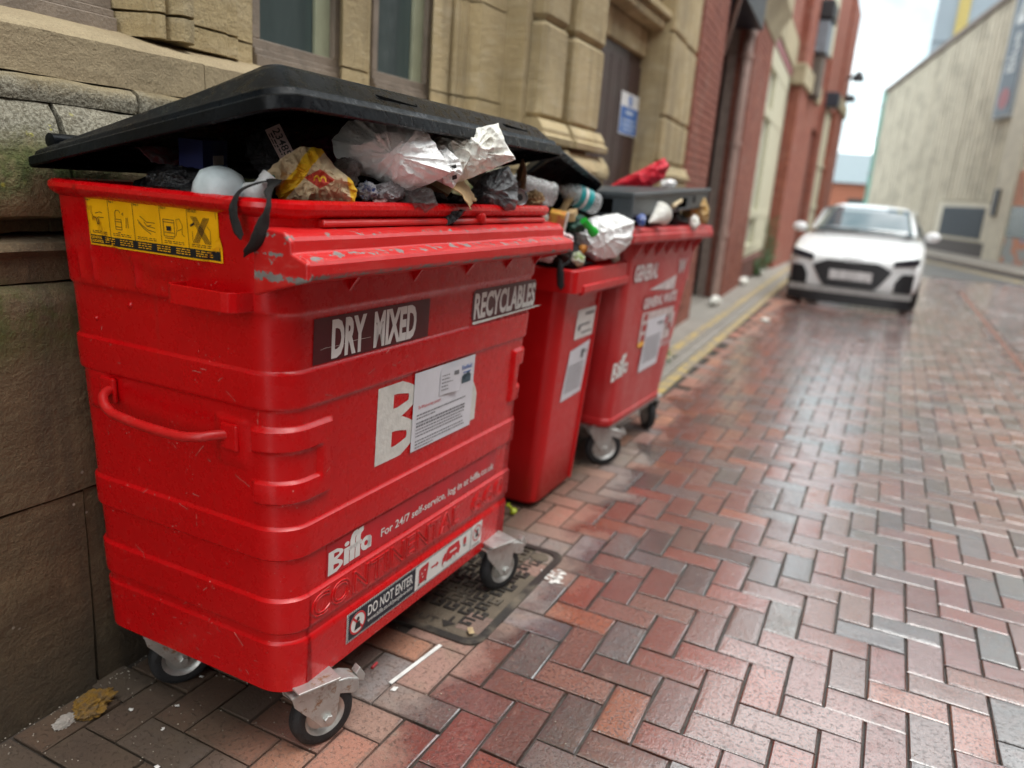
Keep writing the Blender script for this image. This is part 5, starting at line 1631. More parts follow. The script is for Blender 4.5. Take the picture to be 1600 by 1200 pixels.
def pillow(outline, bulge, back, amp, freq, seed, n=96, k=18, fold=.012, p_=2.3):
    """a limp bag with its own outline: bulging front and back, creases, folds that run in from the edge"""
    L = []
    m = len(outline)
    per = []
    for i in range(m):
        a, b_ = outline[i], outline[(i+1) % m]
        per.append(math.hypot(b_[0]-a[0], b_[1]-a[1]))
    tot = sum(per)
    for i in range(m):
        a, b_ = outline[i], outline[(i+1) % m]
        c = max(2, int(round(n*per[i]/tot)))
        L += [(a[0]+(b_[0]-a[0])*t/c, a[1]+(b_[1]-a[1])*t/c) for t in range(c)]
    n = len(L)
    o_ = Vector((seed*2.3 % 17, seed*4.1 % 13, seed*1.1 % 7))
    def rdg(v): return (1-min(1, abs(mn.noise(v))*1.7))**3
    vs, fs = [], []
    def P(i, r, side):
        y, z = L[i]
        w = 1+.035*mn.noise(Vector((i*.35, seed, 0)))*r
        y, z = y*r*w, z*r*w
        b_ = (bulge if side > 0 else -back)*(1-r**p_)
        q_ = Vector((y, z, side*.7))
        c = amp*(rdg(q_*freq+o_)-.3)+amp*.55*(rdg(q_*freq*2.2+o_)-.3)+amp*.3*(rdg(q_*freq*4.6+o_)-.3)
        f_ = fold*(rdg(Vector((math.cos(6.2832*i/n)*2.6, math.sin(6.2832*i/n)*2.6, r*.5))+o_)-.3)*r*r*(1.2-r)*2.4
        t_ = amp*.8*mn.noise(Vector((y*freq*.5, z*freq*.5, 9))+o_)
        return (b_+side*(c*(1-r**8)+f_)+t_, y, z)
    for j in range(k):
        r = 1-j/k
        for i in range(n): vs.append(P(i, r, 1))
    for j in range(1, k):
        r = 1-j/k
        for i in range(n): vs.append(P(i, r, -1))
    vs.append(P(0, 0, 1)); vs.append(P(0, 0, -1))
    A, B = len(vs)-2, len(vs)-1
    for j in range(k-1):
        for i in range(n):
            h = (i+1) % n
            fs.append((j*n+i, j*n+h, (j+1)*n+h, (j+1)*n+i))
    for i in range(n): fs.append(((k-1)*n+i, (k-1)*n+(i+1) % n, A))
    row = lambda j, i: i if j == 0 else (k+j-1)*n+i
    for j in range(k-1):
        for i in range(n):
            h = (i+1) % n
            fs.append((row(j, i), row(j+1, i), row(j+1, h), row(j, h)))
    for i in range(n): fs.append((row(k-1, i), B, row(k-1, (i+1) % n)))
    return MB().add(vs, fs)
def item(name, label, cat, mb, mat, loc, rot=(0, 0, 0), angle=55, group=None, solid=0, sub=0, recalc=True):
    o = mb.build(name, mat, None, angle, solid=solid, sub=sub, recalc=recalc)
    o.location = loc
    o.rotation_euler = tuple(R_(x) for x in rot)
    return tag(o, label, cat, group)
def part_of(o, mb, name, mat, angle=50, solid=0):
    c = mb.build(name, mat, None, angle, solid=solid)
    c.parent = o
    return c
def sheet(w, h, amp, freq, seed, bend=0, nu=26, nv=26, jag=.0, curl=0):
    o_ = Vector((seed*1.9, seed*.7, seed*3.3))
    def f(u, v):
        x, y = (u-.5)*w, (v-.5)*h
        if jag:
            e = jag*mn.noise(Vector((u*7, v*7, seed)))
            if u in (0, 1): x += e
            if v in (0, 1): y += e
        z = amp*(abs(mn.noise(Vector((x, y, 0))*freq+o_))*1.6-.4)+amp*.5*abs(mn.noise(Vector((x, y, 3))*freq*2.3+o_))
        z += bend*(y/h*2)**2+curl*(x/w*2)**2
        return (x, y, z)
    return MB().grid(f, nu, nv)
M_BAGW = soft('white carrier film', (.90, .90, .89), .30, 9, .5, sub=.25, col2=(.86, .86, .85))
M_BAGW2 = soft('crumpled white film', (.84, .83, .77), .32, 12, .6, sub=.2, col2=(.76, .74, .66))
M_BAGG = soft('grey bin film', (.17, .175, .18), .20, 16, .8, stretch=(1, .35, 1), col2=(.09, .092, .096))
M_BAGK = soft('black bin film', (.010, .010, .012), .22, 12, .8)
M_FILM = soft('smoky clear film', (.30, .30, .29), .14, 22, 1.0, col2=(.10, .05, .05), alpha=.42)
M_KRAFT = soft('brown kraft paper', (.42, .28, .14), .75, 13, .8)
M_CARD = soft('brown card', (.50, .335, .165), .8, 5, .3)
M_BROWN = soft('brown paper twist', (.30, .18, .085), .7, 17, .8)
M_REDBAG = soft('red carrier film', (.75, .018, .045), .28, 12, .8, sub=.15)
M_TISSUE = soft('pink smeared tissue', (.72, .64, .63), .8, 20, .6, col2=(.62, .25, .28))
M_RAG = soft('dark mesh rag', (.030, .026, .024), .85, 60, .9)
M_CLOTH = soft('black cloth strap', (.014, .014, .016), .7, 30, .7)

# inside the first bin: dark sacks up to the brim
for k, (x, y, z, rx, ry, rz) in enumerate(((-1.42, 1.30, 1.235, .19, .17, .085), (-1.30, 1.72, 1.24, .30, .24, .10), (-1.36, 2.14, 1.24, .24, .20, .10), (-1.18, 1.50, 1.235, .12, .22, .07), (-1.20, 1.98, 1.24, .13, .22, .075))):
    lab = ('black sack at the near end of the big bin, beside the pale tub', 'broad black sack under the large white carrier bag', 'black sack at the far end of the big bin', 'black sack under the brown food bag at the front of the big bin', 'black sack under the grey plastic bag')[k]
    item('bin_sack', lab, 'bin bag', crumple_mb((rx, ry, rz), 20+k, .22, 1.5, 4), M_BAGK, (x, y, z), group='black sacks filling the big bin')
item('bin_sack', 'glossy black sack poking over the rim at the near end of the big bin', 'bin bag', crumple_mb((.11, .085, .062), 31, .180, 1.8, 4), M_BAGK, (-1.31, 1.19, 1.292), group='black sacks filling the big bin')
# large white carrier bag
item('carrier_bag', 'large smooth white carrier bag bulging under the black lid', 'carrier bag', pillow([(-.135, .025), (-.099, .069), (-.019, .088), (.056, .077), (.084, .056), (.123, .002), (.14, -.026), (.095, -.052), (.047, -.074), (.001, -.068), (-.052, -.048), (-.104, -.043), (-.127, -.01)], .062, .09, .016, 9, 4, 130, 26, .020), M_BAGW, (-1.062, 1.530, 1.397), (0, 0, -52), 45)
item('crumpled_bag', 'crumpled cream white bag sticking out in front of the black lid', 'plastic bag', pillow([(-.115, .01), (-.079, .032), (-.02, .044), (.019, .061), (.062, .073), (.084, .026), (.112, -.011), (.05, -.04), (.002, -.064), (-.046, -.085), (-.067, -.048)], .034, .045, .020, 13, 9, 130, 26, .024), M_BAGW2, (-.985, 1.770, 1.428), (0, 0, -58), 40)
item('torn_bag', 'small torn white bag with black print between the two white bags', 'plastic bag', pillow([(-.03, .044), (.001, .05), (.041, .019), (.051, -.01), (.029, -.05), (-.006, -.037), (-.035, -.021), (-.051, .005)], .03, .03, .018, 18, 14, 80, 16, .016), M_BAGW, (-1.01, 1.668, 1.385), (0, 0, -55), 45)
bp = bpy.context.scene.objects['torn_bag']
q = MB()
for k in range(9):
    a0 = rs.uniform(-.03, .03); z0 = rs.uniform(-.035, -.005)
    q.add([(.037+abs(a0)*-.3, a0, z0), (.037, a0+.010, z0+.004), (.036, a0+.008, z0+.012), (.037, a0-.002, z0+.008)], [(0, 1, 2, 3)])
part_of(bp, q, 'smudged_print', M_INK)
# brown food bag with yellow and red print
m, nt, b = newmat('printed food bag'); M_FOOD = m
v = obco(nt); s_ = sep(nt, v)
wv = noise(nt, v, 9, 3)
d1 = mmath(nt, 'ADD', mmath(nt, 'ADD', s_[2], mmath(nt, 'MULTIPLY', s_[1], -1.25)), mmath(nt, 'MULTIPLY', wv, .05))
yb = mmath(nt, 'MULTIPLY', ss(nt, d1, .048, .051), ss(nt, d1, .092, .088))
d2 = mmath(nt, 'ADD', s_[1], mmath(nt, 'MULTIPLY', wv, .05))
yb2 = ss(nt, d2, .090, .095)
yel = mmath(nt, 'MAXIMUM', yb, yb2)
ry_, rz_ = mmath(nt, 'SUBTRACT', s_[1], .012), mmath(nt, 'SUBTRACT', s_[2], .0)
rd = mmath(nt, 'MULTIPLY', ss(nt, mmath(nt, 'ADD', mmath(nt, 'ABSOLUTE', ry_), mmath(nt, 'MULTIPLY', mmath(nt, 'ABSOLUTE', rz_), 1.6)), .031, .029), 1.0)
arc = mmath(nt, 'ABSOLUTE', mmath(nt, 'SUBTRACT', mmath(nt, 'SQRT', mmath(nt, 'ADD', mmath(nt, 'POWER', mmath(nt, 'SUBTRACT', mmath(nt, 'ABSOLUTE', ry_), .006), 2), mmath(nt, 'POWER', mmath(nt, 'MULTIPLY', mmath(nt, 'ADD', rz_, .005), .55), 2))), .0052))
am = mmath(nt, 'MULTIPLY', mmath(nt, 'MULTIPLY', ss(nt, arc, .0015, .0009), ss(nt, rz_, -.006, -.004)), rd)
c = mix(nt, noise(nt, v, 20, 4), (.50, .37, .215), (.60, .46, .29))
c = mix(nt, yel, c, (.72, .42, .010)); c = mix(nt, rd, c, (.48, .045, .025)); c = mix(nt, am, c, (.75, .45, .02))
put(nt, b, col=c, rough=.72, nrm=bump(nt, mmath(nt, 'ADD', crease(nt, v, 16), mmath(nt, 'MULTIPLY', crease(nt, v, 42), .5)), .75, .02))
item('food_bag', 'crushed brown paper food bag printed in yellow and red on the big bin', 'paper bag', pillow([(-.088, .008), (-.061, .035), (-.024, .06), (.016, .059), (.044, .026), (.075, .005), (.091, -.019), (.082, -.048), (.014, -.055), (-.061, -.055), (-.081, -.021)], .045, .05, .024, 14, 17, 120, 24, .016), M_FOOD, (-1.075, 1.275, 1.338), (0, 0, -48), 32)
# paper tag on a dark bag
item('tagged_bag', 'dark bag with a pale number tag deep under the lid', 'bag', crumple_mb((.06, .07, .06), 23, .180, 1.7, 4), soft('grey see-through sack', (.045, .045, .05), .25, 18, .8), (-1.29, 1.385, 1.385))
tg = thing('number_tag', 'pinkish paper tag printed 23485 leaning on the dark bag', 'tag', (-1.235, 1.37, 1.405))
def tgm(off):
    base = Matrix.Translation((-1.222, 1.345, 1.402)) @ Matrix.Rotation(R_(-50), 4, 'Z') @ Matrix.Rotation(R_(-62), 4, 'X') @ Matrix.Translation((off, 0, 0))
    return lambda s, t: base @ Vector((0, s, t))
MB().box(-.0006, .0006, -.040, .036, -.017, .017).xf(Matrix.Translation((-1.222, 1.345, 1.402)) @ Matrix.Rotation(R_(-50), 4, 'Z') @ Matrix.Rotation(R_(-62), 4, 'X')).build('tag_paper', flat('pink tag paper', (.56, .42, .40), .7), tg)
q = Flat(tgm(.0009)).text('23485', -.034, .026, -.004, .012, .01)
greek(q, -.03, .02, -.010, .003); greek(q, -.03, .0, -.0145, .002)
q.build('tag_print', M_INK, tg)
# pale tub and jug neck
tb = item('plastic_tub', 'pale blue white plastic tub lying on the near rim of the big bin', 'tub', MB().lathe([(.001, .045), (.022, .044), (.040, .034), (.050, .012), (.053, -.012), (.050, -.02), (.001, -.021)], (0, 0, 0), (.25, -.15, 1), 28, cap=False), soft('pale tub plastic', (.62, .70, .72), .35, 5, .1), (-1.185, 1.135, 1.300))
item('bottle_neck', 'white plastic bottle neck with a cap beside the pale tub', 'bottle', MB().lathe([(.001, 0), (.016, .002), (.028, .012), (.030, .022), (.017, .036), (.016, .05), (.018, .051), (.018, .066), (.001, .067)], (0, 0, -.02), (.35, .55, .8), 22, cap=False), soft('white bottle plastic', (.74, .75, .75), .3, 6, .1), (-1.125, 1.150, 1.305))
# things in the dark under the lid
item('blue_box', 'dark blue carton with a white label under the lid', 'carton', MB().box(-.03, .03, -.045, .045, -.03, .03), flat('dark blue carton', (.02, .03, .16), .5), (-1.40, 1.295, 1.372), (4, 3, 12))
part_of(bpy.context.scene.objects['blue_box'], MB().box(.0302, .0312, -.01, .028, -.022, -.002), 'carton_label', M_WHITE, None)
item('striped_wrapper', 'red and white striped wrapper under the lid at the near end', 'wrapper', sheet(.05, .14, .012, 16, 8), soft('red striped wrapper', (.40, .10, .12), .4, 30, .6, col2=(.45, .40, .42)), (-1.45, 1.24, 1.358), (0, 35, 8), solid=.001)
item('magenta_cloth', 'crumpled magenta cloth under the lid behind the food bag', 'cloth', crumple_mb((.05, .06, .04), 41, .216, 1.6, 4), soft('magenta cloth', (.20, .012, .06), .8, 14, .6), (-1.27, 1.53, 1.395))
item('pictured_pack', 'dark packet with pale curved stripes beside the magenta cloth', 'packet', crumple_mb((.035, .045, .03), 45, .180, 1.6, 3), soft('striped dark packet', (.05, .05, .06), .35, 20, .6, col2=(.40, .25, .24)), (-1.21, 1.43, 1.375))
# small things along the front rim
item('wrapper_ball', 'blue and white crumpled wrapper ball beside the food bag', 'wrapper', crumple_mb((.021, .024, .022), 51, .252, 2.0, 4), soft('blue white wrapper', (.72, .73, .74), .3, 40, .8, col2=(.04, .10, .34)), (-1.05, 1.425, 1.318))
item('pink_wrapper', 'flattened pink wrapper lying on the front rim of the big bin', 'wrapper', sheet(.03, .085, .012, 30, 6, bend=-.004), soft('pink wrapper film', (.62, .36, .34), .35, 30, .7), (-1.045, 1.475, 1.302), (0, 20, 6), solid=.001)
item('clear_film', 'smoky clear film with dark red bits drooping over the front rim', 'plastic film', pillow([(-.079, -.013), (-.032, .013), (.011, .04), (.051, .023), (.064, -.011), (.032, -.032), (-.046, -.022)], .03, .03, .020, 20, 55, 96, 18, .02), M_FILM, (-1.025, 1.560, 1.306), (0, 0, -50), 40)
item('red_wrapper', 'dark red glossy wrapper inside the smoky film', 'wrapper', crumple_mb((.022, .034, .024), 57, .252, 1.9, 4), soft('dark red wrapper', (.17, .008, .016), .25, 26, .7), (-1.055, 1.635, 1.315))
item('card_sheet', 'torn brown cardboard sheet jutting out of the big bin', 'cardboard', sheet(.105, .125, .010, 12, 12, bend=.006, jag=.02, nu=30, nv=30), M_CARD, (-1.005, 1.745, 1.335), (18, 48, 35), solid=.003, angle=40)
item('grey_bag', 'shiny grey plastic bag draped over the front rim of the big bin', 'plastic bag', pillow([(-.01, .054), (.046, .075), (.075, .034), (.082, -.019), (.073, -.046), (.015, -.053), (-.082, -.043), (-.11, -.038), (-.058, -.002), (-.031, .035)], .038, .06, .018, 14, 61, 120, 22, .026), M_BAGG, (-1.045, 1.995, 1.330), (0, 0, -60), 40)
cn = item('drink_can', 'crushed drink can end on the front rim by the grey bag', 'can', MB().lathe([(.001, .004), (.022, .004), (.024, .010), (.026, .008), (.030, -.004), (.032, -.03), (.032, -.07), (.001, -.072)], (0, 0, 0), (.75, -.55, .15), 22, cap=False), flat('can aluminium', (.50, .51, .52), .3, .8), (-1.045, 2.19, 1.318))
part_of(cn, MB().lathe([(.001, .0062), (.010, .006), (.011, .0045)], (0, 0, 0), (.75, -.55, .15), 14), 'can_opening', M_INK)
item('paper_twist', 'upright twisted brown paper at the far corner of the big bin', 'paper', crumple_mb((.022, .030, .040), 66, .216, 1.7, 4, 8, tails=(((0, .12, 1), 1.1, 5),)), M_BROWN, (-1.095, 2.300, 1.352))
item('brown_paper', 'crumpled brown paper on the far front rim of the big bin', 'paper', crumple_mb((.03, .048, .026), 69, .302, 2.0, 5), M_KRAFT, (-1.055, 2.315, 1.315))
M_PET = soft('clear bottle plastic', (.80, .82, .82), .06, 9, .25, alpha=.28)
def bottle(name, label, loc, axis, L, r, mat, labmat=None):
    o = item(name, label, 'bottle', MB().lathe([(.001, -.004), (r*.55, -.006), (r*.9, .0), (r, .012), (r*.93, .03), (r, .05), (r*.95, L*.35), (r, L*.45), (r, L*.62), (r*.75, L*.80), (r*.36, L*.93), (r*.34, L), (.001, L)], (0, 0, 0), axis, 26, cap=False), mat, loc)
    if labmat:
        part_of(o, MB().lathe([(r*1.02, L*.24), (r*1.02, L*.60)], (0, 0, 0), axis, 26, cap=False), 'bottle_label', labmat)
    return o
bottle('plastic_bottle', 'clear plastic bottle with ribbed base outwards past the far end of the big bin', (-1.06, 2.500, 1.33), (-.55, -.45, .12), .20, .042, M_PET)
# more of the heap
item('snack_bag', 'silver crisp packet wedged between the food bag and the big white bag', 'packet', crumple_mb((.03, .035, .035), 301, .2, 1.7, 4), soft('silver packet film', (.45, .46, .47), .18, 20, .8, metal=.6), (-1.105, 1.420, 1.350))
item('film_packet', 'cloudy grey film tucked beneath the big white bag', 'packet', crumple_mb((.03, .05, .025), 303, .2, 1.7, 4), soft('cloudy grey film', (.42, .41, .42), .25, 20, .8, col2=(.22, .20, .21)), (-1.05, 1.500, 1.318))
item('paper_cup', 'white paper cup on its side behind the grey plastic bag', 'cup', MB().lathe([(.001, 0), (.027, .001), (.037, .085), (.040, .088), (.040, .082), (.034, .08), (.025, .006)], (0, 0, 0), (.5, .3, .45), 24, cap=False), M_OFFW, (-1.13, 1.90, 1.365))
item('burger_box', 'open beige burger box behind the torn cardboard', 'box', MB().prism([(-.05, -.02), (.05, -.02), (.06, .02), (-.06, .02)], -.055, .055, 'y'), M_CARD, (-1.13, 1.80, 1.335), (12, 25, 30))
item('newspaper', 'folded grey newspaper under the raised lid near the far end', 'newspaper', sheet(.14, .18, .02, 12, 77, bend=.02), soft('newsprint', (.42, .41, .38), .8, 30, .4, col2=(.24, .235, .22)), (-1.19, 2.14, 1.365), (10, 35, 20), solid=.004)
item('clear_bag', 'cloudy clear bag over the black sacks at the far corner of the big bin', 'plastic bag', crumple_mb((.05, .06, .05), 305, .2, 1.5, 4), M_FILM, (-1.12, 2.24, 1.33))
item('green_film', 'scrap of green film between the tub and the food bag', 'plastic film', crumple_mb((.025, .03, .022), 307, .22, 1.8, 3), soft('green film', (.03, .16, .07), .25, 20, .7), (-1.14, 1.225, 1.320))
# rags over the rim
def strap(pts, w, th, ax):
    ax = Vector(ax).normalized()
    P_ = smooth_path(pts, 6)
    q = MB()
    n = len(P_)
    for i, p_ in enumerate(P_):
        t = i/(n-1)
        ww = w*(.72+.30*math.sin(t*9+1)+.25*mn.noise(Vector((t*14, w*99, 0))))*(1 if t < .9 else (1-t)*8+.2)
        a = (ax+Vector((0, 0, .35*math.sin(t*7)))).normalized()
        tn = (P_[min(i+1, n-1)]-P_[max(i-1, 0)]).normalized()
        nn = tn.cross(a).normalized()
        q.v += [tuple(p_-a*ww), tuple(p_-a*ww*.3+nn*th), tuple(p_+a*ww*.4+nn*th*.6), tuple(p_+a*ww)]
    for i in range(n-1):
        for k in range(3): q.f.append((i*4+k, i*4+k+1, (i+1)*4+k+1, (i+1)*4+k))
    return q
q = strap([(-1.09, 1.16, 1.325), (-1.075, 1.120, 1.322), (-1.082, 1.082, 1.306), (-1.088, 1.072, 1.275), (-1.083, 1.074, 1.245), (-1.072, 1.074, 1.220)], .011, .002, (1, .2, 0))
rg = item('mesh_rag', 'dark mesh rag with two tails hanging over the near front corner of the big bin', 'rag', q, M_RAG, (0, 0, 0), solid=.002)
part_of(rg, strap([(-1.08, 1.17, 1.33), (-1.045, 1.13, 1.322), (-1.022, 1.092, 1.312), (-1.004, 1.072, 1.288), (-1.012, 1.068, 1.258), (-1.020, 1.066, 1.232), (-1.035, 1.064, 1.210), (-1.058, 1.066, 1.192)], .016, .002, (.25, 1, 0)), 'hanging_tail', M_RAG, solid=.002)

# second bin's load
for k, (x, y, z, rx, ry, rz) in enumerate(((-1.40, 3.09, 1.06, .26, .28, .14), (-1.26, 2.98, 1.10, .14, .18, .10))):
    item('bin_sack', ('black sack filling the narrow bin under its propped lid', 'black sack at the front of the narrow bin')[k], 'bin bag', crumple_mb((rx, ry, rz), 80+k, .22, 1.5, 4), M_BAGK, (x, y, z), group='black sacks in the narrow bin')
item('carrier_bag', 'knotted white carrier bag spilling over the front of the narrow red bin', 'carrier bag', pillow([(-.129, .044), (-.033, .078), (.062, .099), (.134, .07), (.128, -.02), (.07, -.084), (-.014, -.107), (-.083, -.07), (-.138, -.015)], .08, .10, .022, 10, 84, 110, 20, .03), M_BAGW, (-1.10, 3.135, 1.172), (0, 0, -68), 45)
item('green_bottle', 'bright green bottle neck poking out of the white carrier bag', 'bottle', MB().lathe([(.001, 0), (.020, .0), (.020, .02), (.014, .03), (.015, .08), (.001, .081)], (0, 0, 0), (-.3, -.6, .5), 18, cap=False), flat('green bottle plastic', (.02, .35, .035), .2), (-1.035, 2.87, 1.195))
item('dark_green_bag', 'dark green bag behind the green bottle neck', 'bag', crumple_mb((.06, .065, .04), 88, .216, 1.7, 4), soft('dark green film', (.012, .07, .045), .3, 16, .7), (-1.16, 2.95, 1.225))
bottle('plastic_bottle', 'clear bottle with a teal label lying on top of the narrow bin', (-1.13, 3.12, 1.300), (-.45, -.62, .22), .19, .046, M_PET, flat('teal bottle label', (.015, .26, .27), .4, var=.3, vs=20))
bo = bpy.context.scene.objects['plastic_bottle.001']
q = MB().box(.047, .0475, -.16, -.12, .02, .05)
part_of(bo, MB().lathe([(.0475, .075), (.0475, .088)], (0, 0, 0), (-.45, -.62, .22), 26, cap=False), 'label_band', M_WORN)
q = MB()
rr = [(-1.19+.075*math.cos(R_(a)), 2.98+.085*math.sin(R_(a))*.8, 1.285+.055*math.sin(R_(a))) for a in range(-60, 250, 15)]
kb = item('kraft_loop', 'loop of brown kraft card standing in the narrow bin', 'card loop', MB().tube([Vector((0, (p_[1]-2.98), p_[2]-1.285)) for p_ in rr], .009, 6, flat_=2.2), M_CARD, (-1.20, 2.955, 1.285))
item('kraft_box', 'open brown kraft box under the card loop in the narrow bin', 'box', MB().box(-.045, .045, -.06, .06, -.02, .012), M_CARD, (-1.19, 2.93, 1.255), (8, -6, 15))
item('drink_carton', 'red and yellow drink carton with a white straw in the narrow bin', 'carton', MB().prism([(-.03, -.04), (.03, -.04), (.036, .045), (-.036, .045)], -.03, .03, 'x'), soft('red yellow carton', (.60, .33, .05), .45, 9, .3, col2=(.42, .02, .03)), (-1.17, 2.80, 1.222), (10, 8, 20))
part_of(bpy.context.scene.objects['drink_carton'], MB().tube([(.034, -.005, -.05), (.036, .004, .05)], .006, 6), 'straw', M_WHITE)
item('white_wrap', 'white paper wrap behind the drink carton', 'paper', crumple_mb((.04, .06, .04), 92, .252, 1.7, 4), M_BAGW2, (-1.24, 2.80, 1.225))
item('patterned_tissue', 'white tissue with pink smears at the near side of the narrow bin', 'tissue', crumple_mb((.05, .062, .036), 95, .252, 1.8, 4), M_TISSUE, (-1.165, 2.735, 1.115), group=None)
item('soiled_tissue', 'white tissue hanging beside the large bin lip', 'tissue', crumple_mb((.04, .05, .045), 97, .252, 1.8, 4), M_TISSUE, (-1.11, 2.72, 1.165))
q = strap([(-1.20, 2.84, 1.10), (-1.16, 2.79, 1.105), (-1.13, 2.775, 1.085), (-1.12, 2.762, 1.055), (-1.115, 2.762, 1.01), (-1.11, 2.765, .975)], .016, .005, (1, .2, 0))
st = item('cloth_strap', 'black cloth strap drooping over the collar of the narrow bin', 'strap', q, M_CLOTH, (0, 0, 0), solid=.004)
part_of(st, strap([(-1.22, 2.80, 1.11), (-1.20, 2.76, 1.10), (-1.23, 2.745, 1.07), (-1.27, 2.75, 1.06)], .016, .005, (.3, 1, 0)), 'strap_end', M_CLOTH, solid=.004)
item('brown_rag', 'dark brown rag beside the green packet on the narrow bin', 'rag', crumple_mb((.04, .05, .035), 99, .252, 1.8, 4), soft('dark brown rag', (.035, .018, .014), .8, 20, .7), (-1.15, 2.81, 1.105))
item('green_packet', 'lime green and white snack packet on the front collar of the narrow bin', 'packet', crumple_mb((.026, .040, .030), 101, .252, 2.0, 4), soft('lime packet', (.70, .72, .62), .3, 22, .7, col2=(.33, .52, .02)), (-1.085, 2.845, 1.095))
item('orange_peel', 'orange peel beside the lime green packet', 'peel', crumple_mb((.018, .022, .020), 103, .216, 1.8, 3), soft('orange peel skin', (.62, .24, .03), .5, 30, .4), (-1.09, 2.905, 1.130))
item('torn_napkin', 'grubby beige napkin on the far front collar of the narrow bin', 'napkin', crumple_mb((.022, .036, .026), 105, .252, 2.0, 4), soft('beige napkin', (.38, .32, .26), .8, 22, .6), (-1.075, 3.27, 1.082))

# third bin's load
for k, (x, y, z, rx, ry, rz) in enumerate(((-1.25, 3.75, 1.18, .22, .32, .07), (-1.22, 4.2, 1.20, .22, .30, .09))):
    item('bin_sack', ('black sack under the near half of the grey lid', 'black sack under the raised far half of the grey lid')[k], 'bin bag', crumple_mb((rx, ry, rz), 120+k, .22, 1.5, 4), M_BAGK, (x, y, z), group='black sacks in the far bin')
item('paper_cone', 'white paper cone under the grey lid of the far bin', 'paper cup', MB().lathe([(.002, 0), (.055, .115), (.050, .112)], (0, 0, 0), (.25, .9, .42), 20, cap=False), M_BAGW2, (-1.005, 3.50, 1.232))
item('paper_cone', 'upright white paper cone next to the wooden stick', 'paper cup', crumple_mb((.035, .045, .060), 124, .216, 1.6, 4, 8, tails=(((0, -.1, 1), .5, 4),)), M_BAGW2, (-1.02, 3.80, 1.275))
item('blue_wrapper', 'blue and white wrapper at the near end of the far bin rim', 'wrapper', crumple_mb((.022, .036, .026), 127, .252, 2.0, 4), soft('blue wrapper', (.05, .12, .48), .3, 25, .7, col2=(.5, .55, .65)), (-.99, 3.335, 1.245))
item('wood_stick', 'pale wooden stick pointing out from under the grey lid', 'stick', MB().tube([(0, -.06, -.01), (.01, .05, .02)], .011, 8), flat('pale wood', (.56, .45, .28), .7), (-.985, 3.87, 1.318))
item('yellow_bag', 'crumpled yellow brown paper bag on the far corner of the far bin', 'paper bag', pillow([(-.079, -.055), (-.075, .027), (-.029, .079), (.042, .078), (.075, .011), (.071, -.06), (-.008, -.081)], .05, .05, .025, 14, 131, 90, 16, .02), soft('yellow brown paper', (.52, .36, .17), .7, 14, .7, col2=(.55, .28, .015)), (-1.00, 4.38, 1.285), (0, 0, -74), 40)
item('white_scrap', 'white paper scrap below the yellow brown bag', 'paper', crumple_mb((.025, .05, .035), 133, .252, 1.8, 4), M_BAGW2, (-.955, 4.19, 1.232))
item('black_scrap', 'black film between the paper cone and the yellow brown bag', 'plastic film', crumple_mb((.03, .05, .06), 135, .216, 1.8, 4), M_BAGK, (-1.03, 4.05, 1.25))
item('lighter_stub', 'small dark stub sticking out past the far bin corner', 'stub', MB().tube([(0, -.04, .01), (0, .04, -.008)], .012, 8), M_BLK, (-.965, 4.50, 1.232))
item('red_bag', 'translucent red carrier bag slumped on top of the grey lid', 'carrier bag', pillow([(-.19, -.075), (-.125, -.023), (-.024, .032), (.095, .105), (.13, .06), (.10, -.01), (.02, -.067)], .06, .10, .022, 10, 138, 100, 18, .03), M_REDBAG, (-1.25, 4.16, 1.448), (0, 0, -70), 45)
item('white_film', 'scrap of white film beneath the red carrier bag', 'plastic film', crumple_mb((.05, .06, .03), 140, .216, 1.7, 4), M_BAGW, (-1.18, 4.42, 1.415))
# ------------------------------------------------------------------ litter on the paving
M_LITW = flat('white litter', (.72, .71, .68), .6, obj=False)
o = item('white_strip', 'long thin white strip lying on the bricks by the front castor', 'strip', MB().prism([(-.006, 0), (.006, 0), (.006, .0022), (-.006, .0022)], -.115, .115, 'y'), M_LITW, (-1.012, 1.665, .001), (0, 0, -6))
item('paper_flake', 'white paper flake at the end of the long white strip', 'flake', sheet(.014, .020, .003, 60, 3, nu=6, nv=6), M_LITW, (-1.0, 1.535, .003), solid=.001)
item('food_wrapper', 'crumpled yellow brown wrapper on the bricks at the foot of the wall', 'wrapper', crumple_mb((.042, .062, .022), 201, .24, 1.5, 5, 12, cut=(.45, .85)), soft('greasy yellow wrapper', (.30, .165, .022), .4, 26, .8, col2=(.17, .115, .06)), (-1.600, 1.075, .012), (0, 0, -10))
item('paper_shred', 'shredded white paper beside the yellow brown wrapper', 'paper', crumple_mb((.018, .030, .008), 203, .4, 2.0, 4), soft('dirty white paper', (.50, .46, .41), .7, 30, .7), (-1.605, 1.010, .006))
item('green_stopper', 'lime green plastic stopper standing by the narrow bin', 'stopper', MB().lathe([(.001, 0), (.016, 0), (.016, .008), (.007, .014), (.006, .045), (.009, .05), (.001, .052)], (0, 0, .006), (-.3, -.4, .6), 14, cap=False), flat('lime plastic', (.40, .48, .03), .4), (-1.235, 2.765, .004))
item('dry_leaf', 'dry pale leaf on the corner of the inspection cover', 'leaf', sheet(.018, .034, .005, 40, 6, nu=8, nv=8, bend=.004), flat('dry leaf', (.42, .31, .17), .7), (-.955, 1.885, .008), (0, 0, 40), solid=.0008)
item('red_scrap', 'tiny red scrap on the bricks behind the front castor', 'scrap', MB().tube([(0, -.012, 0), (0, .012, .003)], .004, 6), M_REDP, (-1.105, 1.590, .004))
item('paper_cup', 'flattened white cup on the pavement by the brick pier', 'cup', crumple_mb((.09, .12, .07), 207, .2, 1.5, 4), M_BAGW2, (-1.93, 10.2, .07))
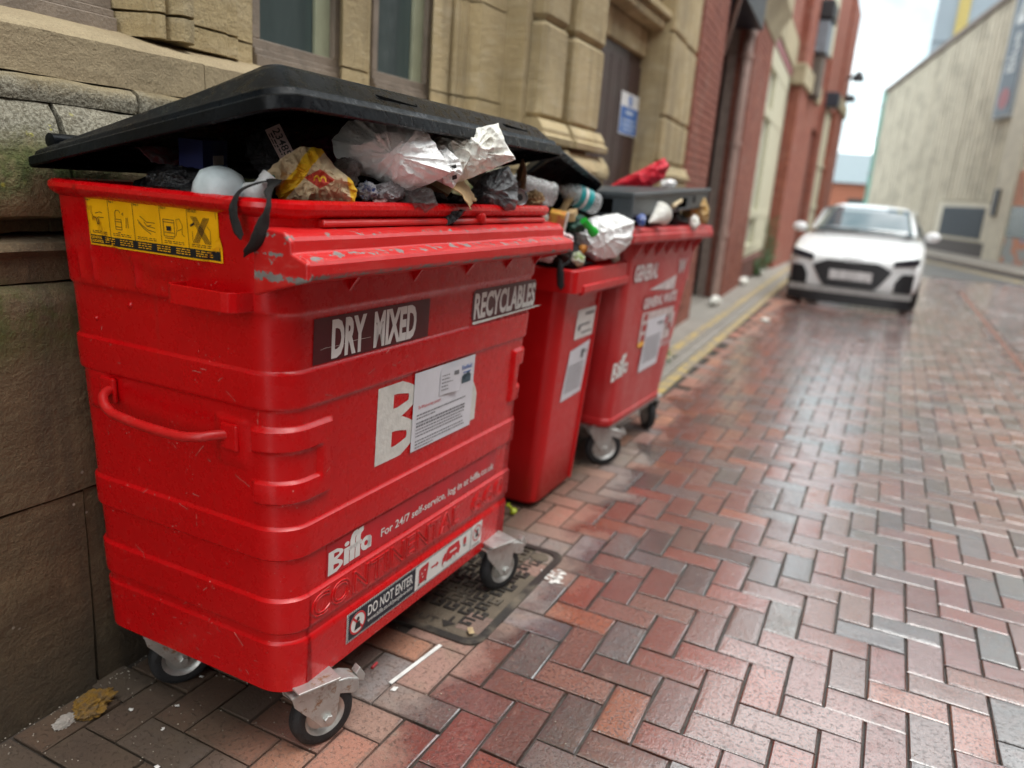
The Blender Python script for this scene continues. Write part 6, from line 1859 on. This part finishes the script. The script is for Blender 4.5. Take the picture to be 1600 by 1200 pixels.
item('foam_scrap', 'pale foam scrap on the pavement below the cream window, the nearer one', 'foam', crumple_mb((.09, .13, .08), 209, .2, 1.5, 3), M_BAGW2, (-2.10, 13.3, .08))
item('foam_scrap', 'pale foam scrap on the pavement below the cream window, the farther one', 'foam', crumple_mb((.09, .13, .08), 211, .2, 1.5, 3), M_BAGW2, (-2.15, 15.4, .08))
item('paper_scrap', 'white paper scrap on the road beside the yellow lines', 'paper', crumple_mb((.06, .09, .02), 213, .25, 1.6, 3), M_BAGW2, (-1.17, 9.5, .02))
rl2 = random.Random(21)
for k, (x, y) in enumerate(((-1.391, 1.113), (-1.514, 1.121), (-1.471, 1.306), (-1.30, 1.02), (-1.36, .95), (-1.43, 1.19))):
    item('white_chip', 'small white chip of litter on the dark bricks near the wall', 'chip', sheet(.006+.003*(k % 2), .011, .003, 60, 30+k, nu=6, nv=6, jag=.004), M_LITW, (x, y, .003), (0, 0, rl2.uniform(0, 180)), solid=.001, group='white chips near the wall')
# splashes of spilt paint on the bricks
m, nt, b = newmat('white splash'); p = pos(nt)
put(nt, b, col=(.70, .68, .64), rough=.6, alpha=ss(nt, noise(nt, p, 45, 5, .7), .44, .52))
for (x, y, s, g) in ((-.895, 2.36, .035, 1), (-.86, 2.33, .022, 1), (-.87, 2.40, .018, 2)):
    q = MB().add([(x+s*1.6*math.cos(a)*(.7+.3*math.sin(3*a+g)), y+s*math.sin(a), .0028) for a in [2*math.pi*k/18 for k in range(18)]], [tuple(range(18))])
    q.build('white_splash', m, ROAD)
# sand and crumbs swept against the castors and the wall
q = MB()
for k in range(1500):
    if k < 700: x, y = -1.675+abs(rl2.gauss(0, .03)), rl2.uniform(.3, 3.2)
    elif k < 1150: x, y = rl2.uniform(-1.6, -1.0), rl2.uniform(.8, 2.8)
    else: x, y = rl2.uniform(-1.1, 1.2), rl2.uniform(1.0, 4.0)
    s = rl2.uniform(.0008, .0026)
    q.add([(x-s, y-s, .0005), (x+s, y-s*.6, .0005), (x, y+s, .0005), (x, y, s*1.3)], [(0, 1, 3), (1, 2, 3), (2, 0, 3)])
q.build('grit', flat('pale grit', (.36, .32, .26), .9, var=.6, vs=300, obj=False), None, kind='stuff')

# ------------------------------------------------------------------ weeds at the foot of the brick wall
M_LEAF = flat('weed leaf', (.055, .115, .030), .6, var=.45, vs=30, obj=False)
M_STEM = flat('weed stem', (.10, .10, .05), .7, obj=False)
def weed(label, x, y, h, w, n, seed):
    t = thing('weed', label, 'plant', (x, y, 0), 'weeds at the foot of the brick wall')
    r = random.Random(seed)
    st_ = MB(); lf = MB()
    for k in range(9):
        a = r.uniform(0, 6.28); L = h*r.uniform(.5, 1)
        e = Vector((x+math.cos(a)*w*r.uniform(.2, 1), y+math.sin(a)*w*r.uniform(.2, 1), L))
        st_.tube([(x, y, 0), ((x*.6+e.x*.4), (y*.6+e.y*.4), L*.6), e], [.008, .006, .003], 5)
        for _ in range(n//9):
            f = r.uniform(.15, 1)
            c = Vector((x, y, 0)).lerp(e, f)+Vector((r.gauss(0, .03), r.gauss(0, .03), r.gauss(0, .03)))
            d = Vector((r.gauss(0, 1), r.gauss(0, 1), r.gauss(.3, .5))).normalized()
            s = d.orthogonal().normalized(); L2 = r.uniform(.03, .075)
            lf.add([c, c+d*L2*.5+s*L2*.3, c+d*L2, c+d*L2*.5-s*L2*.3], [(0, 1, 2, 3)])
    st_.build('stem', M_STEM, t); lf.build('foliage', M_LEAF, t, recalc=False)
weed('bushy green weed growing below the cream window by the car', -2.2, 15.2, .55, .35, 420, 1)
weed('tall thin weed against the brick pier behind the bushy one', -2.25, 17.0, 1.15, .3, 260, 2)
weed('low green weed growing at the kerb behind the far red bin', -1.62, 6.3, .16, .14, 160, 3)

# ------------------------------------------------------------------ white car, front on
CX = Vector((.9997, -.0250, 0)); CY = Vector((.0250, .9997, 0))
KM = Matrix(((CX.x*1.045, CY.x*1.045, 0, -.425), (CX.y*1.045, CY.y*1.045, 0, 11.93), (0, 0, 1.045, 0), (0, 0, 0, 1)))
CAR = thing('parked_car', 'white hatchback facing down the alley with a dark hexagonal grille', 'car', (-.385, 11.93, 0))
m, nt, b = newmat('white car paint'); M_CARW = m
put(nt, b, col=(.80, .82, .82), rough=.25, coat=.6, coatr=.05)
m, nt, b = newmat('windscreen glass'); M_WS = m
put(nt, b, col=(.05, .085, .10), rough=.03, spec=1.0, ior=1.8)
M_CBLK = flat('black car trim', (.012, .013, .016), .4, obj=False)
M_CGREY = flat('silver splitter', (.36, .36, .35), .4, obj=False)
# body: stations from nose to tail: (y, half width, top z centre, shoulder z, bottom z)
ST = [(.00, .58, .63, .60, .30), (.03, .72, .69, .64, .24), (.12, .80, .745, .70, .21), (.30, .845, .79, .76, .20), (.60, .865, .855, .82, .20), (.95, .870, .925, .88, .20), (1.25, .872, .965, .90, .20), (2.2, .872, .97, .92, .20), (3.2, .865, .97, .93, .22), (3.75, .83, .95, .92, .26), (3.98, .76, .90, .86, .32), (4.03, .60, .80, .76, .40)]
q = MB(); rings = []
for y, w, zt, zs_, zb in ST:
    half = [(0, zt), (w*.40, zt-.004), (w*.70, zt-.018), (w*.90, (zt+zs_)/2), (w*.985, zs_-.03), (w, zs_*.62+zb*.38), (w*.995, zs_*.35+zb*.65), (w*.96, zb+.03), (w*.88, zb), (0, zb)]
    ring = [(x, z) for x, z in half]+[(-x, z) for x, z in reversed(half[1:-1])]
    rings.append([(x, y, z) for x, z in ring])
n_ = len(rings[0])
vs = [p_ for r in rings for p_ in r]
fs = [(j*n_+i, j*n_+(i+1) % n_, (j+1)*n_+(i+1) % n_, (j+1)*n_+i) for j in range(len(rings)-1) for i in range(n_)]
fs += [tuple(reversed(range(n_))), tuple((len(rings)-1)*n_+i for i in range(n_))]
q.add(vs, fs).xf(KM).build('body', M_CARW, CAR, 60, sub=1)
# cabin
GH = [(1.02, .70, .955, .955), (1.30, .675, 1.12, 1.10), (1.62, .625, 1.315, 1.28), (1.85, .595, 1.385, 1.34), (2.3, .585, 1.41, 1.36), (3.0, .580, 1.39, 1.34), (3.5, .575, 1.31, 1.27), (3.85, .60, 1.02, 1.0)]
rings = []
for y, w, zt, ze in GH:
    wl = .80 if y > 1.1 else .74
    half = [(0, zt), (w*.6, zt-.006), (w*.9, zt-.022), (w, ze-.03), (wl, .93), (0, .90)]
    rings.append([(x, y, z) for x, z in half]+[(-x, y, z) for x, z in reversed(half[1:-1])])
n_ = len(rings[0])
vs = [p_ for r in rings for p_ in r]
fs = [(j*n_+i, j*n_+(i+1) % n_, (j+1)*n_+(i+1) % n_, (j+1)*n_+i) for j in range(len(rings)-1) for i in range(n_)]
fs += [tuple(reversed(range(n_))), tuple((len(rings)-1)*n_+i for i in range(n_))]
MB().add(vs, fs).xf(KM).build('cabin', M_CARW, CAR, 60, sub=1)
def ws(u, v):       # windscreen: u across, v up
    w0, w1 = .665, .545
    w = w0+(w1-w0)*v
    y = 1.06+.64*v; z = .965+.355*v
    x = (u*2-1)*w
    return KM @ Vector((x, y-.030+.055*(x/.7)**2-.012*math.sin(v*3.14), z+.028-.020*(x/.7)**2))
MB().grid(ws, 12, 6).build('windscreen', M_WS, CAR, 60, solid=.004)
for s in (-1, 1):
    q = MB().add([(s*.735, 1.35, 1.0), (s*.79, 2.2, .985), (s*.79, 3.3, 1.0), (s*.615, 3.15, 1.29), (s*.615, 2.2, 1.335), (s*.635, 1.75, 1.29)], [(0, 1, 2, 3, 4, 5)] if s > 0 else [(5, 4, 3, 2, 1, 0)])
    q.xf(KM).build('side_window', M_WS, CAR, solid=.012)
    mq = MB().add([tuple(Vector(p_)) for p_ in crumple_mb((.105, .06, .070), 1, 0, 1, 3, 0).v], crumple_mb((.105, .06, .070), 1, 0, 1, 3, 0).f)
    mq.xf(KM @ Matrix.Translation((s*.905, 1.28, 1.0))).build('door_mirror', M_CARW, CAR, 60)
    MB().box(min(s*.78, s*.87), max(s*.78, s*.87), 1.28, 1.34, .935, .97).xf(KM).build('mirror_arm', M_CBLK, CAR)
def bump_y(x):
    return .012+.42*max(0, abs(x)-.42)**2+.02*(x/.8)**2
def strip(name, mat, xs, lo, hi, par=CAR, off=-.038, yz=None):
    q = MB()
    k = len(xs)
    yy = yz or (lambda x, z: bump_y(x))
    for x in xs: q.v += [(x, yy(x, lo(x))+off, lo(x)), (x, yy(x, hi(x))+off, hi(x)), (x, yy(x, hi(x))+off+.06, hi(x)), (x, yy(x, lo(x))+off+.06, lo(x))]
    for i in range(k-1):
        for a in range(4): q.f.append((i*4+a, i*4+(a+1) % 4, (i+1)*4+(a+1) % 4, (i+1)*4+a))
    q.f += [(0, 1, 2, 3), ((k-1)*4+3, (k-1)*4+2, (k-1)*4+1, (k-1)*4)]
    return q.xf(KM).build(name, mat, par)
xs9 = [-.49+.98*i/16 for i in range(17)]
def g_lo(x): return .270+max(0, abs(x)-.33)*1.55
def g_hi(x): return .625-max(0, abs(x)-.33)*.50
gr = strip('grille', M_CBLK, xs9, g_lo, g_hi)
strip('number_plate', flat('smeared white plate', (.62, .62, .62), .5, var=.35, vs=9), [-.27+.54*i/6 for i in range(7)], lambda x: .375, lambda x: .50, CAR, -.052)
for s in (-1, 1):
    a, b_ = sorted((s*.50, s*.80))
    xs_ = [a+(b_-a)*i/8 for i in range(9)]
    strip('headlight', flat('dark headlight lens', (.035, .035, .045), .12), xs_, lambda x: .600+(abs(x)-.50)*.16, lambda x: .680+(abs(x)-.50)*.22, CAR, -.036)
    a, b_ = sorted((s*.55, s*.77))
    xs_ = [a+(b_-a)*i/8 for i in range(9)]
    strip('air_intake', M_CBLK, xs_, lambda x: .275, lambda x: .31+.215*sstep(abs(x), .48, .64), CAR, -.045)
strip('splitter', M_CGREY, [-.78+1.56*i/16 for i in range(17)], lambda x: .185, lambda x: .262, CAR, -.040)
strip('under_valance', M_CBLK, [-.78+1.56*i/16 for i in range(17)], lambda x: .05, lambda x: .184, CAR, -.026)
for k in range(4):
    o_ = KM @ Vector((-.078+.052*k, -.045, .648))
    q = MB(); q.tube([o_+CX*(.033*math.cos(a))+Vector((0, 0, .033*math.sin(a))) for a in [2*math.pi*i/16 for i in range(17)]], .006, 5, cap=False)
    q.build('badge_ring', flat('badge chrome', (.55, .56, .57), .2, .9), CAR, 60)
for s in (-1, 1):
    for y in (.76, 3.3):
        o_ = KM @ Vector((s*.76, y, .31))
        w_ = MB().lathe([(.19, -.10), (.29, -.10), (.31, -.07), (.31, .07), (.29, .10), (.19, .10)], o_, CX, 28).build('wheel', M_TYRE, CAR, 40)
        MB().lathe([(.02, .085), (.17, .10), (.195, .105), (.195, -.10), (.02, -.09)], o_, CX, 20).build('rim', M_CGREY, w_, 40)
for a, b_ in ((-.5, -.05), (-.02, .42)):
    MB().tube([ws((a/.665+1)/2, .03)+Vector((0, -.012, .012)), ws((b_/.665+1)/2, .07)+Vector((0, -.012, .012))], .008, 5).build('wiper', M_CBLK, CAR)
